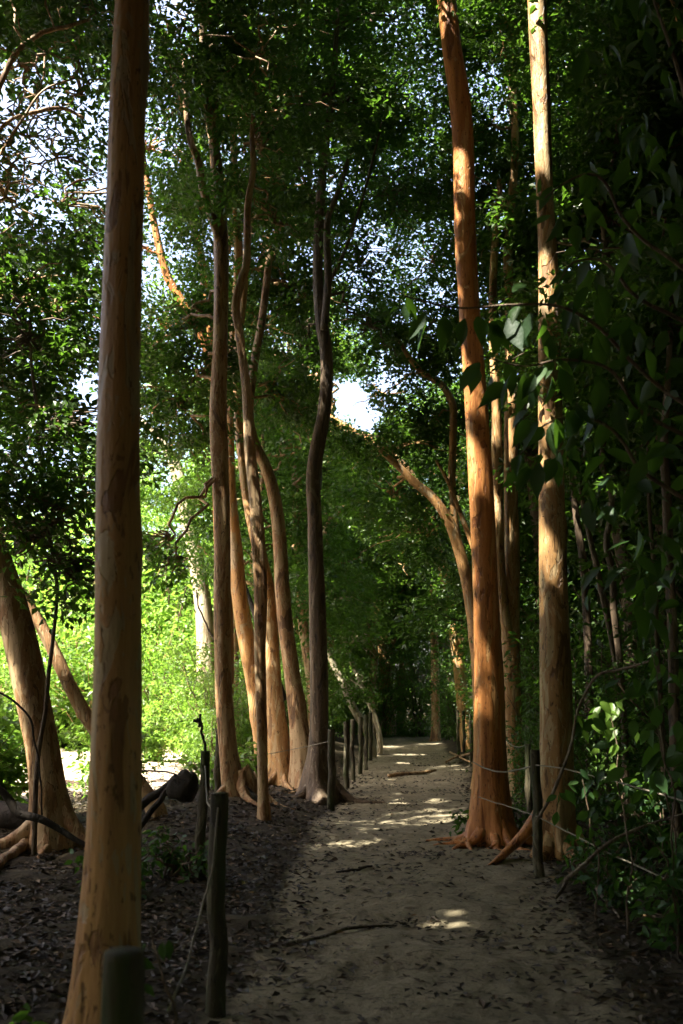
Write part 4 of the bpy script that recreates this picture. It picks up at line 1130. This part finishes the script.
# ------------------------------------------------------------------ dead wood
def stick(label, pts, rad, mat='stick', name='dead_branch', cat='branch', group=None, n=30, side=()):
    mb = MB()
    tube(mb, pts, rad, n, 9, 0.07, None, 0.012, 3)
    for sp_ in side:
        tube(mb, sp_[0], sp_[1], 14, 7, 0.05, None, 0.01)
    o = mb.build(name, M[mat], None, tuple(pts[0]))
    return tag(o, label, cat, group)

def gp(u, v, up=0.0):
    """the ground point under picture position u, v"""
    r = ray(u, v)
    k = -CAMZ / r[2]
    for _ in range(6):
        x, y = r[0] * k, r[1] * k
        k = (float(gz(x, y)) + up - CAMZ) / r[2]
    return np.array([r[0] * k, r[1] * k, CAMZ + r[2] * k])

stick('dark bent dead branch carrying the black round clump', [at(128, 842, 7.8), at(150, 815, 7.8), at(166, 790, 7.8), at(180, 778, 7.8), at(188, 780, 7.8)], [.025, .022, .02, .02, .012], 'darkwood')
stick('dark straight dead branch leaning behind the bent one', [at(118, 822, 8.2), at(140, 806, 8.2), at(160, 792, 8.2), at(176, 777, 8.1)], [.04, .038, .034, .02], 'darkwood')
stick('thin twig lying across above the dead branches', [at(138, 771, 9), at(155, 771, 9), at(172, 773, 8.8), at(196, 795, 8.4)], [.008, .008, .007, .005], 'darkwood')
stick('dark dead branch slanting in front of the leaning trunk at the left edge', [at(-20, 774, 8.4), at(0, 790, 8.4), at(20, 812, 8.4), at(46, 822, 8.4), at(66, 834, 8.4), at(86, 845, 8.4)], [.03, .03, .034, .028, .025, .02], 'darkwood')
stick('thin crooked vine stem across the leaning brown trunk', [at(-6, 690, 8.9), at(12, 700, 8.9), at(30, 720, 8.9), at(38, 760, 8.9), at(42, 815, 9.0)], [.01, .01, .009, .008, .007], 'bark_dark' if False else 'darkwood')
stick('fallen dark log behind the leaning brown trunk', [gp(-60, 812, .12), gp(-10, 815, .12), gp(34, 818, .1)], [.15, .16, .13], 'darkwood', 'fallen_log', 'log')
stick('reddish root-like stick on the ground at the left edge', [gp(-10, 872, .04), gp(6, 858, .05), gp(24, 845, .06), gp(36, 836, .08)], [.05, .05, .05, .04], 'bark_brown')
stick('long crooked root lying across the path', [gp(268, 946, .0), gp(290, 943, .004), gp(315, 938, .006), gp(345, 930, .008), gp(372, 926, .004), gp(396, 925, -.004)], [.008, .012, .013, .011, .009, .004])
stick('short dark stick lying on the path', [gp(336, 872, .015), gp(348, 871, .018), gp(361, 868, .018), gp(372, 866, .015)], [.008, .012, .012, .008], 'darkwood')
stick('curved pale twig arching out right of the tan trunk', [at(536, 822, 7.9), at(552, 795, 7.8), at(562, 770, 7.7), at(572, 735, 7.6), at(583, 700, 7.4), at(600, 675, 7.2), at(625, 668, 7.0), at(657, 659, 6.8)], [.012, .012, .012, .011, .011, .011, .010, .006], 'stick', 'bent_twig', 'twig', None, 60)
stick('forked dead twig on the ground at lower right', [gp(556, 897, .02), gp(566, 884, .05), at(578, 868, 7.2), at(600, 850, 7.3), at(640, 828, 7.4), at(690, 812, 7.4)], [.014, .014, .014, .013, .011, .008], 'stick', 'dead_branch', 'branch', None, 40,
      side=[([at(580, 866, 7.2), gp(592, 882, .08), gp(606, 900, .03), gp(620, 918, .02)], [.012, .012, .011, .008])])
stick('dead sticks bent low in the dark right undergrowth', [at(575, 690, 9.5), at(580, 715, 9.4), at(596, 713, 9.3), at(612, 707, 9.2)], [.008, .008, .008, .006], 'stick', 'bent_twig', 'twig')
stick('dry branch pile on the bank right of the path', [gp(446, 762, .05), gp(456, 757, .12), gp(468, 754, .15), gp(482, 750, .1)], [.02, .025, .025, .02], 'bark_brown', 'dead_branch', 'branch', None, 20,
      side=[([gp(450, 752, .1), gp(462, 758, .12), gp(474, 764, .05)], [.02, .02, .015])])
stick('low root step crossing the path in the middle distance', [gp(388, 776, .01), gp(402, 774, .03), gp(420, 773, .03), gp(436, 770, .02)], [.03, .035, .035, .02], 'bark_brown', 'path_root', 'root')
stick('slanting dead branch between the clearing and the clump', [at(285, 700, 16.5), at(262, 640, 16.7), at(246, 590, 17), at(234, 555, 17.2), at(220, 520, 17.4)], [.05, .05, .045, .035, .02], 'darkwood')
stick('thin bare branch reaching right out of the clearing leaves', [at(214, 640, 18), at(200, 610, 18), at(196, 590, 18)], [.02, .015, .01], 'darkwood')

# dry twig on the thin post, and the black clump
mb = MB()
tube(mb, [at(205.5, 752, 8.4), at(203, 735, 8.4), at(199.5, 718, 8.4)], [.012, .012, .014], 16, 8, .06, None, .008)
for k in range(9):
    q = at(199 + rng.normal(0, 3), 720 + rng.normal(0, 3), 8.4)
    tube(mb, [at(200, 722, 8.4), q], [.008, .014], 5, 6, .1)
tag(mb.build('dry_twig', M['darkwood'], None, tuple(at(205.5, 752, 8.4))), 'dry twig with a shrivelled head sticking up from the thin dark post', 'twig')

mb = MB()
c = at(183, 786, 7.75)
pts = [c + np.array([.02 * math.sin(4 * t), 0, .12 - .23 * t]) for t in np.linspace(0, 1, 9)]
rad = [.02, .045, .07, .09, .098, .098, .09, .068, .03]
tube(mb, pts, rad, 26, 22, .08, None, .01, 7)
for k in range(26):
    a = rng.uniform(0, 6.28); h = rng.uniform(-.08, .09)
    q = c + np.array([math.cos(a) * .092, math.sin(a) * .092, h])
    tube(mb, [c + (q - c) * .85, q + np.array([0, 0, -.02])], [.012, .006], 5, 5, .1)
tag(mb.build('dark_clump', M['darkwood'], None, tuple(c)), 'black rounded clump hanging at the end of the bent dead branch', 'clump')

# ------------------------------------------------------------------ litter
def litter():
    r_ = np.random.default_rng(123)
    LV = Leaves()
    def put(x, y, L, tint):
        n = len(x)
        z = gz(x, y) + r_.uniform(0.0, 0.022, n)
        a = r_.uniform(0, 6.28, n)
        d = np.column_stack([np.cos(a), np.sin(a), r_.normal(0, .22, n)])
        nn = np.column_stack([r_.normal(0, .35, n), r_.normal(0, .35, n), np.ones(n)])
        LV.add(np.column_stack([x, y, z]), d, nn, L, 0.5, tint)
    N = 110000
    y = 2.2 + 20 * r_.random(N) ** 1.3
    x = (r_.random(N) - .5) * (3.0 + y * 0.95)
    pd = pathd(x, y)
    k = (r_.random(N) < np.clip(0.06 + 1.1 * (pd + .35), 0.05, 1)) & (r_.random(N) > 0.85 * clearmask(x, y))
    x, y, pd = x[k], y[k], pd[k]
    put(x, y, r_.uniform(.03, .085, len(x)), np.clip(r_.beta(1.4, 1.9, len(x)), 0, 1))
    for o in [o for o in C.objects if o.get('category') == 'tree' and o.location.y > 2 and abs(o.location.x) < 5 and o.location.y < 18]:
        m = 260
        rr = 0.1 + np.abs(r_.normal(0, .32, m)); a = r_.uniform(0, 6.28, m)
        put(o.location.x + rr * np.cos(a), o.location.y + rr * np.sin(a), r_.uniform(.03, .075, m), r_.beta(1.4, 2.0, m))
    # drifts on the path
    for _ in range(200):
        cy = 3 + 22 * r_.random() ** 1.5
        cx = 0.0557 * cy + .18 + r_.normal(0, .62)
        m = int(r_.integers(5, 26))
        put(cx + r_.normal(0, .13, m), cy + r_.normal(0, .08, m), r_.uniform(.025, .065, m), r_.beta(1.2, 3.0, m))
    A = LV.arr()
    o = link('leaf_litter', leaf_mesh('leaf_litter', A, M['litter']))
    o['kind'] = 'stuff'
    o['label'] = 'brown dead leaves littering the ground on both sides of the path'
    o['category'] = 'leaf litter'
litter()
